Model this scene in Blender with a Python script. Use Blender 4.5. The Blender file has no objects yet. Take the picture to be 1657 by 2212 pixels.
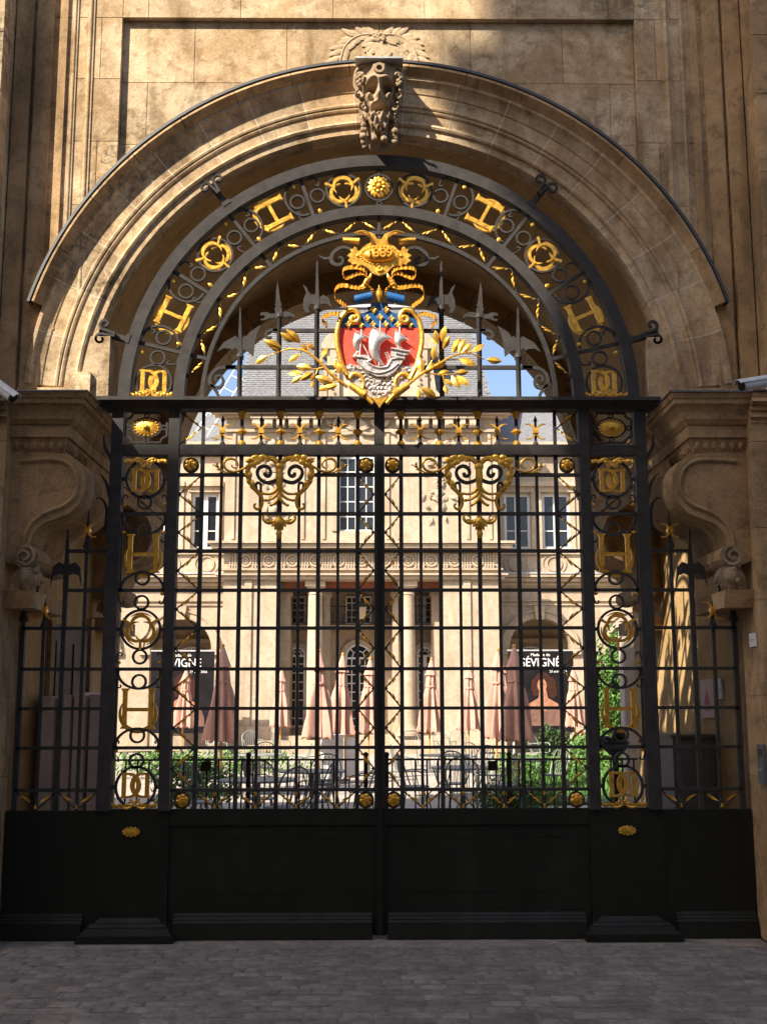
import bpy, bmesh, math, random
from mathutils import Vector, Matrix
from mathutils.geometry import tessellate_polygon
random.seed(7)
PI = math.pi
sin, cos, rad = math.sin, math.cos, math.radians
SC = bpy.context.scene
COL = SC.collection

# ------------------------------------------------------------------ camera, sky, sun, exposure
F = 2500.0
TH, YAW, ROLL = rad(9.4), rad(0.58), rad(0.1)
CAMP = Vector((-0.055, -8.39, 1.6))
FW = Vector((sin(YAW) * cos(TH), cos(YAW) * cos(TH), sin(TH)))
RT = Vector((cos(YAW), -sin(YAW), 0))
UP = RT.cross(FW)
R2 = RT * cos(ROLL) - UP * sin(ROLL)
U2 = UP * cos(ROLL) + RT * sin(ROLL)
cd = bpy.data.cameras.new('camera')
cd.sensor_fit = 'VERTICAL'
cd.sensor_height = 24.0
cd.lens = 24.0 * F / 2212.0
cd.clip_start = 0.05
cd.clip_end = 3000
cam = bpy.data.objects.new('camera', cd)
COL.objects.link(cam)
m = Matrix((R2, U2, -FW)).transposed().to_4x4()
m.translation = CAMP
cam.matrix_world = m
SC.camera = cam


def at(x, y, Y=0.0):
    """point on the plane y = Y seen at x, y of the photograph scaled to 1657 px wide -> (X, Z)"""
    d = FW * F + R2 * (x - 828.5) + U2 * (1106 - y)
    p = CAMP + d * ((Y - CAMP.y) / d.y)
    return p.x, p.z


SUN_EL, SUN_AZ = rad(42), rad(46)          # azimuth: to the left of the facade's normal
w = bpy.data.worlds.new('World')
SC.world = w
w.use_nodes = True
nt = w.node_tree
bg = nt.nodes['Background']
sky = nt.nodes.new('ShaderNodeTexSky')
sky.sky_type = 'NISHITA'
sky.sun_disc = False
sky.sun_elevation = SUN_EL
sky.sun_rotation = PI + SUN_AZ
sky.air_density = 0.85
sky.dust_density = 2.6
sky.ozone_density = 0.6
nt.links.new(sky.outputs[0], bg.inputs[0])
bg.inputs[1].default_value = 0.115
sl = bpy.data.lights.new('sun', 'SUN')
sl.energy = 4.8
sl.angle = rad(0.55)
sl.color = (1.0, 0.91, 0.76)
so = bpy.data.objects.new('sun', sl)
COL.objects.link(so)
sdir = Vector((-sin(SUN_AZ) * cos(SUN_EL), -cos(SUN_AZ) * cos(SUN_EL), sin(SUN_EL)))
so.rotation_euler = sdir.to_track_quat('Z', 'Y').to_euler()
so.location = sdir * 60
vs = SC.view_settings
vs.view_transform = 'Standard'
vs.look = 'None'
vs.exposure = 1.15
vs.gamma = 1.0
vs.use_curve_mapping = False
SC.cycles.max_bounces = 8
SC.cycles.diffuse_bounces = 5
SC.cycles.use_denoising = True

# ------------------------------------------------------------------ materials
MATS = {}


class NG:
    def __init__(self, name):
        self.mat = bpy.data.materials.new(name)
        self.mat.use_nodes = True
        self.nt = self.mat.node_tree
        self.b = self.nt.nodes['Principled BSDF']
        MATS[name] = self.mat

    def n(self, t, **k):
        nd = self.nt.nodes.new(t)
        for a, v in k.items():
            setattr(nd, a, v)
        return nd

    def l(self, a, b):
        self.nt.links.new(a, b)

    def pos(self, scale=(1, 1, 1)):
        g = self.n('ShaderNodeNewGeometry')
        o = self.n('ShaderNodeObjectInfo')
        mm = self.n('ShaderNodeVectorMath', operation='MULTIPLY')
        mm.inputs[1].default_value = scale
        self.l(g.outputs['Position'], mm.inputs[0])
        return mm.outputs[0], o.outputs['Random']

    def noise(self, vec, sc, det=6, rough=0.6, dist=0.0):
        t = self.n('ShaderNodeTexNoise')
        t.inputs['Scale'].default_value = sc
        t.inputs['Detail'].default_value = det
        t.inputs['Roughness'].default_value = rough
        t.inputs['Distortion'].default_value = dist
        self.l(vec, t.inputs['Vector'])
        return t.outputs[0]

    def ramp(self, fac, stops):
        r = self.n('ShaderNodeValToRGB')
        e = r.color_ramp.elements
        while len(e) < len(stops):
            e.new(0.5)
        for i, (p, c) in enumerate(stops):
            e[i].position = p
            e[i].color = (*c, 1) if len(c) == 3 else c
        self.l(fac, r.inputs[0])
        return r.outputs[0]

    def mix(self, a, b, fac, mode='MIX'):
        x = self.n('ShaderNodeMix', data_type='RGBA', blend_type=mode)
        for s, v in ((6, a), (7, b)):
            if isinstance(v, tuple):
                x.inputs[s].default_value = (*v, 1)
            else:
                self.l(v, x.inputs[s])
        if isinstance(fac, float):
            x.inputs[0].default_value = fac
        else:
            self.l(fac, x.inputs[0])
        return x.outputs[2]

    def bump(self, h, strength=0.3, dist=0.01):
        bp = self.n('ShaderNodeBump')
        bp.inputs['Strength'].default_value = strength
        bp.inputs['Distance'].default_value = dist
        self.l(h, bp.inputs['Height'])
        self.l(bp.outputs[0], self.b.inputs['Normal'])

    def set(self, **k):
        for a, v in k.items():
            self.b.inputs[a.replace('_', ' ')].default_value = v


def stone(name, light, dark, stain, sfac=0.55, scale=1.0, bump=0.5, tone=0.12, crust=0.0):
    g = NG(name)
    v, r = g.pos()
    n1 = g.noise(v, 1.5 * scale, 9, 0.70, 0.7)
    n2 = g.noise(v, 9 * scale, 6, 0.65, 0.3)
    n3 = g.noise(v, 75 * scale, 3, 0.6)
    c = g.mix(dark, light, g.ramp(n1, [(0.41, (0, 0, 0)), (0.61, (1, 1, 1))]))
    c = g.mix(c, stain, g.ramp(n2, [(0.50, (0, 0, 0)), (0.72, (sfac,) * 3)]))
    v2, _ = g.pos((2.2, 2.2, 0.5))
    n4 = g.noise(v2, 1.3 * scale, 5, 0.6, 0.8)
    c = g.mix(c, stain, g.ramp(n4, [(0.50, (0, 0, 0)), (0.70, (sfac * 0.95,) * 3)]))
    if crust:                                   # black gypsum crust in patches of its own
        n5 = g.noise(v, 0.75 * scale, 4, 0.55, 0.5)
        n6 = g.noise(v, 14 * scale, 8, 0.75, 0.4)
        k1 = g.ramp(n5, [(0.52, (0, 0, 0)), (0.66, (1, 1, 1))])
        k2 = g.ramp(n6, [(0.44, (0, 0, 0)), (0.60, (crust,) * 3)])
        c = g.mix(c, (0.075, 0.055, 0.04), g.mix(k1, k2, 1.0, 'MULTIPLY'))
    sp = g.ramp(n3, [(0.3, (0.72, 0.70, 0.68)), (0.6, (1.06, 1.06, 1.06))])
    c = g.mix(c, sp, 0.85, 'MULTIPLY')
    t = g.ramp(r, [(0.0, (1 - tone,) * 3), (1.0, (1 + tone * 0.6, 1 + tone * 0.55, 1 + tone * 0.4))])
    c = g.mix(c, t, 1.0, 'MULTIPLY')
    g.l(c, g.b.inputs['Base Color'])
    g.set(Roughness=0.93)
    g.b.inputs['Specular IOR Level'].default_value = 0.2
    ad = g.n('ShaderNodeMath', operation='ADD')
    hf = g.n('ShaderNodeMath', operation='MULTIPLY')
    hf.inputs[1].default_value = 0.35
    g.l(n3, hf.inputs[0])
    g.l(n2, ad.inputs[0])
    g.l(hf.outputs[0], ad.inputs[1])
    g.bump(ad.outputs[0], bump, 0.012)
    return g


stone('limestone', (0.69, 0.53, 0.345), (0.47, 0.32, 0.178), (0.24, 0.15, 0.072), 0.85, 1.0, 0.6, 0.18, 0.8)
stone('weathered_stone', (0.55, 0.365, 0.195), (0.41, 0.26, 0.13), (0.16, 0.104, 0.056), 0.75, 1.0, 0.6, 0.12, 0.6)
stone('carved_stone', (0.44, 0.325, 0.21), (0.31, 0.22, 0.135), (0.12, 0.085, 0.052), 0.6, 2.0, 0.45, 0.08, 0.5)
stone('relief_stone', (0.60, 0.45, 0.30), (0.50, 0.36, 0.22), (0.30, 0.20, 0.11), 0.5, 2.0, 0.4)
stone('vault_stone', (0.62, 0.42, 0.20), (0.50, 0.325, 0.145), (0.30, 0.185, 0.08), 0.45)
stone('pale_stone', (0.50, 0.41, 0.31), (0.42, 0.333, 0.243), (0.28, 0.21, 0.148), 0.6, 0.8, 0.25, 0.05)
stone('pale_carving', (0.48, 0.39, 0.295), (0.39, 0.31, 0.225), (0.23, 0.175, 0.125), 0.25, 2.0, 0.2, 0.03)
stone('mortar', (0.80, 0.69, 0.53), (0.70, 0.58, 0.43), (0.50, 0.39, 0.27), 0.3)
stone('paving', (0.46, 0.41, 0.36), (0.37, 0.325, 0.28), (0.22, 0.19, 0.165), 0.4, 1.2)
stone('sett_stone', (0.32, 0.28, 0.245), (0.22, 0.194, 0.172), (0.10, 0.092, 0.086), 0.6, 2.4, 0.6, 0.24)
stone('joint_sand', (0.26, 0.225, 0.195), (0.20, 0.175, 0.155), (0.12, 0.11, 0.10), 0.5, 2.0)
stone('asphalt', (0.06, 0.056, 0.054), (0.048, 0.045, 0.044), (0.033, 0.03, 0.03), 0.5, 2.0)
stone('opposite_render', (0.50, 0.42, 0.32), (0.43, 0.35, 0.26), (0.30, 0.235, 0.165), 0.4, 0.5)


def simple(name, col, rough=0.5, metal=0.0, var=0.25, nsc=12, bump=0.0, spec=0.5, bsc=60):
    g = NG(name)
    v, r = g.pos()
    n = g.noise(v, nsc, 5, 0.6)
    lo = tuple(c * (1 - var) for c in col)
    hi = tuple(min(1, c * (1 + var)) for c in col)
    c = g.ramp(n, [(0.3, lo), (0.7, hi)])
    g.l(c, g.b.inputs['Base Color'])
    g.set(Metallic=metal)
    g.b.inputs['Specular IOR Level'].default_value = spec
    rr = g.ramp(n, [(0.3, (max(0, rough - 0.1),) * 3), (0.7, (min(1, rough + 0.1),) * 3)])
    g.l(rr, g.b.inputs['Roughness'])
    if bump:
        g.bump(g.noise(v, bsc, 3), bump, 0.004)
    return g


simple('iron', (0.050, 0.045, 0.042), 0.62, 0.0, 0.28, 14, 0.35, 0.14)
g = NG('iron_panel')                          # painted sheet iron, dusty and scuffed
v, r = g.pos((1.6, 1.0, 0.7))
v2, r = g.pos((9.0, 1.0, 1.2))
c = g.mix((0.011, 0.012, 0.008), (0.017, 0.0175, 0.0125), g.noise(v, 3.5, 5))
c = g.mix(c, (0.040, 0.038, 0.031), g.ramp(g.noise(v, 1.6, 9, 0.72, 0.8), [(0.52, (0, 0, 0)), (0.80, (0.55,) * 3)]))
c = g.mix(c, (0.050, 0.046, 0.038), g.ramp(g.noise(v2, 2.2, 6, 0.7), [(0.63, (0, 0, 0)), (0.78, (0.5,) * 3)]))
g.l(c, g.b.inputs['Base Color'])
g.l(g.ramp(g.noise(v, 4.0, 6), [(0.3, (0.42,) * 3), (0.7, (0.68,) * 3)]), g.b.inputs['Roughness'])
g.b.inputs['Specular IOR Level'].default_value = 0.25
g.bump(g.noise(v, 30, 3), 0.2, 0.004)
simple('gold', (0.88, 0.435, 0.06), 0.36, 0.62, 0.30, 26, 0.55, 0.5, 55)
simple('silver', (0.66, 0.61, 0.57), 0.38, 0.6, 0.25, 25, 0.4, 0.5, 90)
simple('red_enamel', (0.82, 0.085, 0.048), 0.42, 0.0, 0.15, 20, 0.1)
simple('blue_enamel', (0.012, 0.095, 0.28), 0.38, 0.0, 0.15, 20, 0.1)
simple('slate', (0.165, 0.167, 0.174), 0.65, 0.0, 0.25, 9, 0.3, 0.25)
simple('lead', (0.05, 0.05, 0.053), 0.5, 0.0, 0.3, 6, 0.1)
simple('zinc', (0.42, 0.42, 0.42), 0.45, 0.2, 0.15, 6)
simple('white_paint', (0.74, 0.73, 0.70), 0.5, 0.0, 0.06, 6)
simple('window_paint', (0.60, 0.61, 0.60), 0.5, 0.0, 0.08, 6)
simple('red_soffit', (0.24, 0.075, 0.04), 0.8, 0.0, 0.2, 5)
simple('umbrella_cloth', (0.50, 0.285, 0.225), 0.95, 0.0, 0.10, 9, 0.3, 0.1, 130)
simple('wood', (0.55, 0.26, 0.07), 0.6, 0.0, 0.25, 8)
simple('board', (0.80, 0.66, 0.56), 0.8, 0.0, 0.1, 5)
simple('dark_door', (0.055, 0.032, 0.018), 0.7, 0.0, 0.3, 5)
simple('chair_metal', (0.25, 0.265, 0.24), 0.5, 0.1, 0.2, 14)
simple('cabinet_grey', (0.13, 0.13, 0.13), 0.55, 0.0, 0.1, 5)
simple('black_plastic', (0.015, 0.015, 0.017), 0.35, 0.0, 0.2, 5)
simple('camera_white', (0.62, 0.62, 0.62), 0.4, 0.0, 0.05, 5)
simple('paper', (0.72, 0.71, 0.72), 0.8, 0.0, 0.05, 5)
simple('pink_paper', (0.62, 0.46, 0.42), 0.8, 0.0, 0.05, 5)
simple('red_print', (0.55, 0.10, 0.08), 0.8, 0.0, 0.05, 5)
simple('poster_dark', (0.009, 0.007, 0.009), 0.7, 0.0, 0.5, 2, 0.0, 0.15)
simple('poster_white', (0.80, 0.79, 0.77), 0.6, 0.0, 0.02, 2)
simple('poster_skin', (0.34, 0.165, 0.10), 0.7, 0.0, 0.3, 4, 0.0, 0.1)
simple('poster_hair', (0.045, 0.018, 0.012), 0.6, 0.0, 0.2, 8, 0.0, 0.1)
simple('poster_dress', (0.16, 0.09, 0.07), 0.6, 0.0, 0.3, 5, 0.0, 0.1)
simple('leaf_green', (0.085, 0.19, 0.030), 0.55, 0.0, 0.45, 7)
simple('dark_green', (0.035, 0.085, 0.018), 0.6, 0.0, 0.45, 7)
simple('twig', (0.10, 0.065, 0.04), 0.9, 0.0, 0.2, 8)
simple('flower_red', (0.6, 0.03, 0.02), 0.6, 0.0, 0.2, 8)
g = simple('glass', (0.012, 0.014, 0.020), 0.08, 0.0, 0.2, 2, 0.0, 0.6)
simple('lantern_glass', (0.42, 0.33, 0.20), 0.3, 0.0, 0.1, 4)

# ------------------------------------------------------------------ mesh helpers
class MB:
    def __init__(self):
        self.v, self.f = [], []
        self.tf = None

    def add(self, vs, fs):
        o = len(self.v)
        if self.tf:
            q = []
            for (x, y, z) in vs:
                X, Z = self.tf(x, z)
                q.append((X, y, Z))
            vs = q
        self.v += vs
        self.f += [tuple(i + o for i in f) for f in fs]
        return self

    def box(self, x0, x1, y0, y1, z0, z1):
        return self.add([(x0, y0, z0), (x1, y0, z0), (x1, y1, z0), (x0, y1, z0), (x0, y0, z1), (x1, y0, z1), (x1, y1, z1), (x0, y1, z1)],
                        [(0, 3, 2, 1), (4, 5, 6, 7), (0, 1, 5, 4), (1, 2, 6, 5), (2, 3, 7, 6), (3, 0, 4, 7)])

    def cbox(self, x0, x1, y0, y1, z0, z1, c=0.01):
        """box whose front (-y) edges are chamfered"""
        a = [(x0, z0), (x1, z0), (x1, z1), (x0, z1)]
        b = [(x0 + c, z0 + c), (x1 - c, z0 + c), (x1 - c, z1 - c), (x0 + c, z1 - c)]
        vs = [(x, y1, z) for x, z in a] + [(x, y0 + c, z) for x, z in a] + [(x, y0, z) for x, z in b]
        fs = [(0, 1, 2, 3), (8, 9, 10, 11)]
        for i in range(4):
            j = (i + 1) % 4
            fs += [(i, j, 4 + j, 4 + i), (4 + i, 4 + j, 8 + j, 8 + i)]
        return self.add(vs, fs)

    def frust(self, a, z0, b, z1):
        """two rectangles (x0, x1, y0, y1) at two heights"""
        vs = []
        for (x0, x1, y0, y1), z in ((a, z0), (b, z1)):
            vs += [(x0, y0, z), (x1, y0, z), (x1, y1, z), (x0, y1, z)]
        return self.add(vs, [(0, 3, 2, 1), (4, 5, 6, 7), (0, 1, 5, 4), (1, 2, 6, 5), (2, 3, 7, 6), (3, 0, 4, 7)])

    def prism(self, poly, y0, y1, holes=(), chamfer=0.0):
        loops = [list(poly)] + [list(h) for h in holes]
        flat = [p for lp in loops for p in lp]
        tri = tessellate_polygon([[Vector((p[0], p[1], 0)) for p in lp] for lp in loops])
        n = len(flat)
        vs = [(p[0], y0, p[1]) for p in flat] + [(p[0], y1, p[1]) for p in flat]
        fs = [tuple(t) for t in tri] + [tuple(i + n for i in reversed(t)) for t in tri]
        o = 0
        for lp in loops:
            k = len(lp)
            for i in range(k):
                j = (i + 1) % k
                fs.append((o + i, o + j, n + o + j, n + o + i))
            o += k
        return self.add(vs, fs)

    def sheet(self, poly, y):
        tri = tessellate_polygon([[Vector((p[0], p[1], 0)) for p in poly]])
        return self.add([(p[0], y, p[1]) for p in poly], [tuple(t) for t in tri])

    def arc(self, R0, R1, a0, a1, y0, y1, cx=0, cz=0, n=24, sx=1.0, sz=1.0):
        """annulus sector in xz, degrees from +x towards +z"""
        full = abs(a1 - a0) >= 359.9
        vs = []
        k = n if full else n + 1
        for i in range(k):
            a = rad(a0 + (a1 - a0) * i / n)
            for R, y in ((R0, y0), (R1, y0), (R1, y1), (R0, y1)):
                vs.append((cx + R * cos(a) * sx, y, cz + R * sin(a) * sz))
        fs = []
        for i in range(n):
            j = (i + 1) % k
            for q in range(4):
                p = (q + 1) % 4
                fs.append((4 * i + q, 4 * i + p, 4 * j + p, 4 * j + q))
        if not full:
            fs += [(0, 1, 2, 3), (4 * n, 4 * n + 3, 4 * n + 2, 4 * n + 1)]
        return self.add(vs, fs)

    def sweep_arc(self, prof, a0, a1, cz, n=6):
        """profile (R, y) swept round (0, cz); closed profile, capped ends"""
        vs, fs = [], []
        k = len(prof)
        for i in range(n + 1):
            a = rad(a0 + (a1 - a0) * i / n)
            vs += [(R * cos(a), y, cz + R * sin(a)) for R, y in prof]
        for i in range(n):
            for q in range(k):
                p = (q + 1) % k
                fs.append((k * i + q, k * i + p, k * (i + 1) + p, k * (i + 1) + q))
        tri = tessellate_polygon([[Vector((R, y, 0)) for R, y in prof]])
        fs += [tuple(t) for t in tri] + [tuple(q + k * n for q in reversed(t)) for t in tri]
        return self.add(vs, fs)

    def stroke(self, pts, w, y0, y1, closed=False):
        """flat bar following 2-d points (x, z); w half-open width or list"""
        n = len(pts)
        ws = w if isinstance(w, (list, tuple)) else [w] * n
        vs = []
        for i, (x, z) in enumerate(pts):
            if closed:
                a, b = pts[i - 1], pts[(i + 1) % n]
            else:
                a, b = pts[max(0, i - 1)], pts[min(n - 1, i + 1)]
            dx, dz = b[0] - a[0], b[1] - a[1]
            L = math.hypot(dx, dz) or 1
            nx, nz = -dz / L * ws[i] / 2, dx / L * ws[i] / 2
            vs += [(x + nx, y0, z + nz), (x - nx, y0, z - nz), (x - nx, y1, z - nz), (x + nx, y1, z + nz)]
        fs = []
        m_ = n if closed else n - 1
        for i in range(m_):
            j = (i + 1) % n
            for q in range(4):
                p = (q + 1) % 4
                fs.append((4 * i + q, 4 * i + p, 4 * j + p, 4 * j + q))
        if not closed:
            fs += [(0, 1, 2, 3), (4 * n - 4, 4 * n - 1, 4 * n - 2, 4 * n - 3)]
        return self.add(vs, fs)

    def tube(self, pts, r, n=6, closed=False):
        k = len(pts)
        rs = r if isinstance(r, (list, tuple)) else [r] * k
        P = [Vector(p) for p in pts]
        vs, fs = [], []
        prev = None
        for i in range(k):
            if closed:
                d = P[(i + 1) % k] - P[i - 1]
            else:
                d = P[min(k - 1, i + 1)] - P[max(0, i - 1)]
            d.normalize()
            if prev is None:
                a = Vector((0, 1, 0)) if abs(d.y) < 0.9 else Vector((1, 0, 0))
            else:
                a = prev
            u = (a - d * a.dot(d)).normalized()
            v = d.cross(u)
            prev = u
            for j in range(n):
                t = 2 * PI * j / n
                q = P[i] + (u * cos(t) + v * sin(t)) * rs[i]
                vs.append(tuple(q))
        for i in range(k if closed else k - 1):
            i2 = (i + 1) % k
            for j in range(n):
                j2 = (j + 1) % n
                fs.append((i * n + j, i * n + j2, i2 * n + j2, i2 * n + j))
        if not closed:
            fs += [tuple(range(n)), tuple(reversed(range((k - 1) * n, k * n)))]
        return self.add(vs, fs)

    def ribbon(self, pts, wv, t):
        """band of width vector wv (may be a list) along 3-d points, thickness t"""
        P = [Vector(p) for p in pts]
        n = len(P)
        vs = []
        for i in range(n):
            wd = Vector(wv[i] if isinstance(wv, list) else wv)
            d = (P[min(n - 1, i + 1)] - P[max(0, i - 1)])
            nn = d.cross(wd)
            nn = nn.normalized() * t / 2 if nn.length > 1e-9 else Vector((0, t / 2, 0))
            for q in (P[i] - wd / 2 - nn, P[i] + wd / 2 - nn, P[i] + wd / 2 + nn, P[i] - wd / 2 + nn):
                vs.append(tuple(q))
        fs = [(0, 1, 2, 3), (4 * n - 4, 4 * n - 1, 4 * n - 2, 4 * n - 3)]
        for i in range(n - 1):
            for q in range(4):
                p = (q + 1) % 4
                fs.append((4 * i + q, 4 * i + p, 4 * i + 4 + p, 4 * i + 4 + q))
        return self.add(vs, fs)

    def lathe(self, prof, c, n=12, axis='Z', sx=1.0, sy=1.0):
        vs, fs = [], []
        k = len(prof)
        for j in range(n):
            t = 2 * PI * j / n
            for r, h in prof:
                a, b = r * cos(t) * sx, r * sin(t) * sy
                if axis == 'Z':
                    p = (c[0] + a, c[1] + b, c[2] + h)
                elif axis == 'Y':
                    p = (c[0] + a, c[1] + h, c[2] + b)
                else:
                    p = (c[0] + h, c[1] + a, c[2] + b)
                vs.append(p)
        for j in range(n):
            j2 = (j + 1) % n
            for i in range(k - 1):
                fs.append((j * k + i, j2 * k + i, j2 * k + i + 1, j * k + i + 1))
        fs.append(tuple(j * k for j in reversed(range(n))))
        fs.append(tuple(j * k + k - 1 for j in range(n)))
        return self.add(vs, fs)

    def ball(self, c, rx, ry=None, rz=None, n=10, m=6):
        ry = rx if ry is None else ry
        rz = rx if rz is None else rz
        vs = [(c[0], c[1], c[2] - rz)]
        for i in range(1, m):
            p = -PI / 2 + PI * i / m
            for j in range(n):
                t = 2 * PI * j / n
                vs.append((c[0] + rx * cos(p) * cos(t), c[1] + ry * cos(p) * sin(t), c[2] + rz * sin(p)))
        vs.append((c[0], c[1], c[2] + rz))
        fs = []
        for j in range(n):
            j2 = (j + 1) % n
            fs.append((0, 1 + j2, 1 + j))
            for i in range(m - 2):
                a, b = 1 + i * n, 1 + (i + 1) * n
                fs.append((a + j, a + j2, b + j2, b + j))
            fs.append((1 + (m - 2) * n + j, 1 + (m - 2) * n + j2, len(vs) - 1))
        return self.add(vs, fs)

    def leaf(self, base, tip, w, up=(0, -1, 0), curl=0.12, th=0.006):
        """pointed leaf with a raised midrib, from base to tip"""
        A, B = Vector(base), Vector(tip)
        d = B - A
        L = d.length
        d.normalize()
        u = Vector(up)
        s = d.cross(u)
        if s.length < 1e-6:
            s = d.cross(Vector((1, 0, 0)))
        s.normalize()
        nrm = s.cross(d).normalized()
        rows = [(0.0, 0.06, 0), (0.16, 0.55, 0.4), (0.36, 0.95, 0.9), (0.58, 0.97, 1.0), (0.8, 0.6, 0.6), (1.0, 0.02, -0.3)]
        vs = []
        for t, ww, c in rows:
            p = A + d * L * t + nrm * (curl * L * c)
            for q, h in ((-1, -0.22), (0, 0.0), (1, -0.22)):
                vs.append(tuple(p + s * (w / 2 * ww * q) + nrm * (h * w * 0.8 * ww)))
            vs.append(tuple(p - nrm * (th + 0.10 * w * ww)))
        fs = []
        for i in range(len(rows) - 1):
            a, b = 4 * i, 4 * i + 4
            fs += [(a, a + 1, b + 1, b), (a + 1, a + 2, b + 2, b + 1), (a + 2, a + 3, b + 3, b + 2), (a + 3, a, b, b + 3)]
        fs += [(0, 3, 2, 1), (len(vs) - 4, len(vs) - 3, len(vs) - 2, len(vs) - 1)]
        return self.add(vs, fs)

    def mesh(self, name, mat, smooth=False, angle=40):
        me = bpy.data.meshes.new(name)
        me.from_pydata(self.v, [], self.f)
        bm = bmesh.new()
        bm.from_mesh(me)
        bmesh.ops.recalc_face_normals(bm, faces=bm.faces)
        bm.to_mesh(me)
        bm.free()
        me.materials.append(MATS[mat])
        if smooth:
            for p in me.polygons:
                p.use_smooth = True
            me.set_sharp_from_angle(angle=rad(angle))
        me.update()
        return me

    def build(self, name, mat, parent=None, smooth=False, angle=40):
        return link(name, self.mesh(name, mat, smooth, angle), parent)


def wloc(o):
    v = Vector(o.get('_w', (0, 0, 0)))
    return v


WL = {}


def link(name, me, parent=None, loc=None, rz=0.0, rot=None):
    o = bpy.data.objects.new(name, me)
    COL.objects.link(o)
    if parent is not None:
        o.parent = parent
        o.matrix_parent_inverse = WL[parent.name].inverted()
    M = Matrix.Translation(loc or (0, 0, 0))
    if rot is not None:
        o.rotation_euler = rot
        M = M @ rot.to_matrix().to_4x4()
    elif rz:
        o.rotation_euler = (0, 0, rz)
        M = M @ Matrix.Rotation(rz, 4, 'Z')
    if loc is not None:
        o.location = loc
    WL[o.name] = M
    return o


def tag(o, label=None, cat=None, group=None, kind=None):
    for k, v in (('label', label), ('category', cat), ('group', group), ('kind', kind)):
        if v:
            o[k] = v
    return o


def thing(name, label, cat, loc=(0, 0, 0), group=None, rz=0.0):
    return tag(link(name, None, None, loc, rz), label, cat, group)


def copy_tree(src, loc, rz, parent=None, label=None):
    """copy of a thing (parts and sub-parts too) whose meshes are in the thing's own coordinates"""
    c = src.copy()
    COL.objects.link(c)
    if parent is None:
        c.location = loc
        c.rotation_euler = (0, 0, rz)
        if label:
            c['label'] = label
    else:
        c.parent = parent
    for ch in src.children:
        copy_tree(ch, None, 0, c)
    return c


def bez(pts, n=8):
    """Catmull-Rom through points of any dimension"""
    out = []
    k = len(pts)
    dim = len(pts[0])
    for i in range(k - 1):
        p0, p1, p2, p3 = pts[max(0, i - 1)], pts[i], pts[i + 1], pts[min(k - 1, i + 2)]
        for j in range(n):
            t = j / n
            out.append(tuple(0.5 * (2 * p1[d] + (p2[d] - p0[d]) * t + (2 * p0[d] - 5 * p1[d] + 4 * p2[d] - p3[d]) * t * t
                                    + (3 * p1[d] - p0[d] - 3 * p2[d] + p3[d]) * t ** 3) for d in range(dim)))
    out.append(tuple(pts[-1]))
    return out


def taper(n, a, b, c):
    """n widths a -> b -> c"""
    return [(a + (b - a) * (2 * i / (n - 1))) if i < (n - 1) / 2 else (b + (c - b) * (2 * i / (n - 1) - 1)) for i in range(n)]


def spiral(cx, cz, r0, r1, a0, a1, n=24):
    return [(cx + (r0 + (r1 - r0) * i / n) * cos(rad(a0 + (a1 - a0) * i / n)), cz + (r0 + (r1 - r0) * i / n) * sin(rad(a0 + (a1 - a0) * i / n))) for i in range(n + 1)]


def text_mesh(s, size, mat, ext=0.003, align='CENTER', bold=0.0):
    cu = bpy.data.curves.new('lettering', 'FONT')
    cu.body = s
    cu.size = size
    cu.extrude = ext
    cu.offset = bold
    cu.align_x = align
    cu.align_y = 'CENTER'
    cu.resolution_u = 3
    o = bpy.data.objects.new('lettering', cu)
    COL.objects.link(o)
    bpy.context.view_layer.update()
    me = bpy.data.meshes.new_from_object(o.evaluated_get(bpy.context.evaluated_depsgraph_get()))
    bpy.data.objects.remove(o)
    me.materials.clear()
    me.materials.append(MATS[mat])
    for v in me.vertices:                      # stand the lettering up, facing -y
        x, y, z = v.co
        v.co = (x, -z, y)
    return me


# ================================================================== THE SETTING
o = MB().box(-70, 70, -60, 120, -0.5, -0.06).build('ground', 'paving')
tag(o, kind='structure')
street = MB().box(-40, 40, -10.6, -0.30, -0.3, -0.0060).build('street', 'joint_sand')
tag(street, kind='structure')
court = MB().box(-15, 15, 3.62, 29.6, -0.3, 0.0).build('courtyard_ground', 'paving')
tag(court, kind='structure')
passage = MB().box(-2.61, 2.61, 0.14, 3.60, -0.3, -0.004).build('passage_floor', 'paving')
tag(passage, kind='structure')
sill = MB().cbox(-2.61, 2.61, -0.30, 0.13, -0.3, -0.002, 0.012).build('pavement', 'sett_stone')
tag(sill, kind='structure')

# granite setts of the street: the nearest 300 singly, the rest as one part
rng = random.Random(3)
sett_meshes = []
for k in range(6):
    mb = MB()
    lx, ly = 0.160 * rng.uniform(0.92, 1.05), 0.112 * rng.uniform(0.92, 1.04)
    top = [(rng.uniform(-.008, .008) + sx * lx / 2 * 0.86, rng.uniform(-.006, .006) + sy * ly / 2 * 0.84) for sx, sy in ((-1, -1), (1, -1), (1, 1), (-1, 1))]
    bot = [(sx * lx / 2, sy * ly / 2) for sx, sy in ((-1, -1), (1, -1), (1, 1), (-1, 1))]
    h = 0.0
    vs = [(x, y, -0.03) for x, y in bot] + [(x, y, h - 0.004 + rng.uniform(-.002, .002)) for x, y in bot] + [(x, y, h + rng.uniform(-.002, .002)) for x, y in top] + [(0, 0, h + 0.005)]
    fs = [(3, 2, 1, 0)]
    for i in range(4):
        j = (i + 1) % 4
        fs += [(i, j, 4 + j, 4 + i), (4 + i, 4 + j, 8 + j, 8 + i), (8 + i, 8 + j, 12)]
    mb.add(vs, fs)
    sett_meshes.append((mb, mb.mesh('sett', 'sett_stone', True, 50)))
rest = MB()
spots = []
row = 0
y = -0.36
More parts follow.
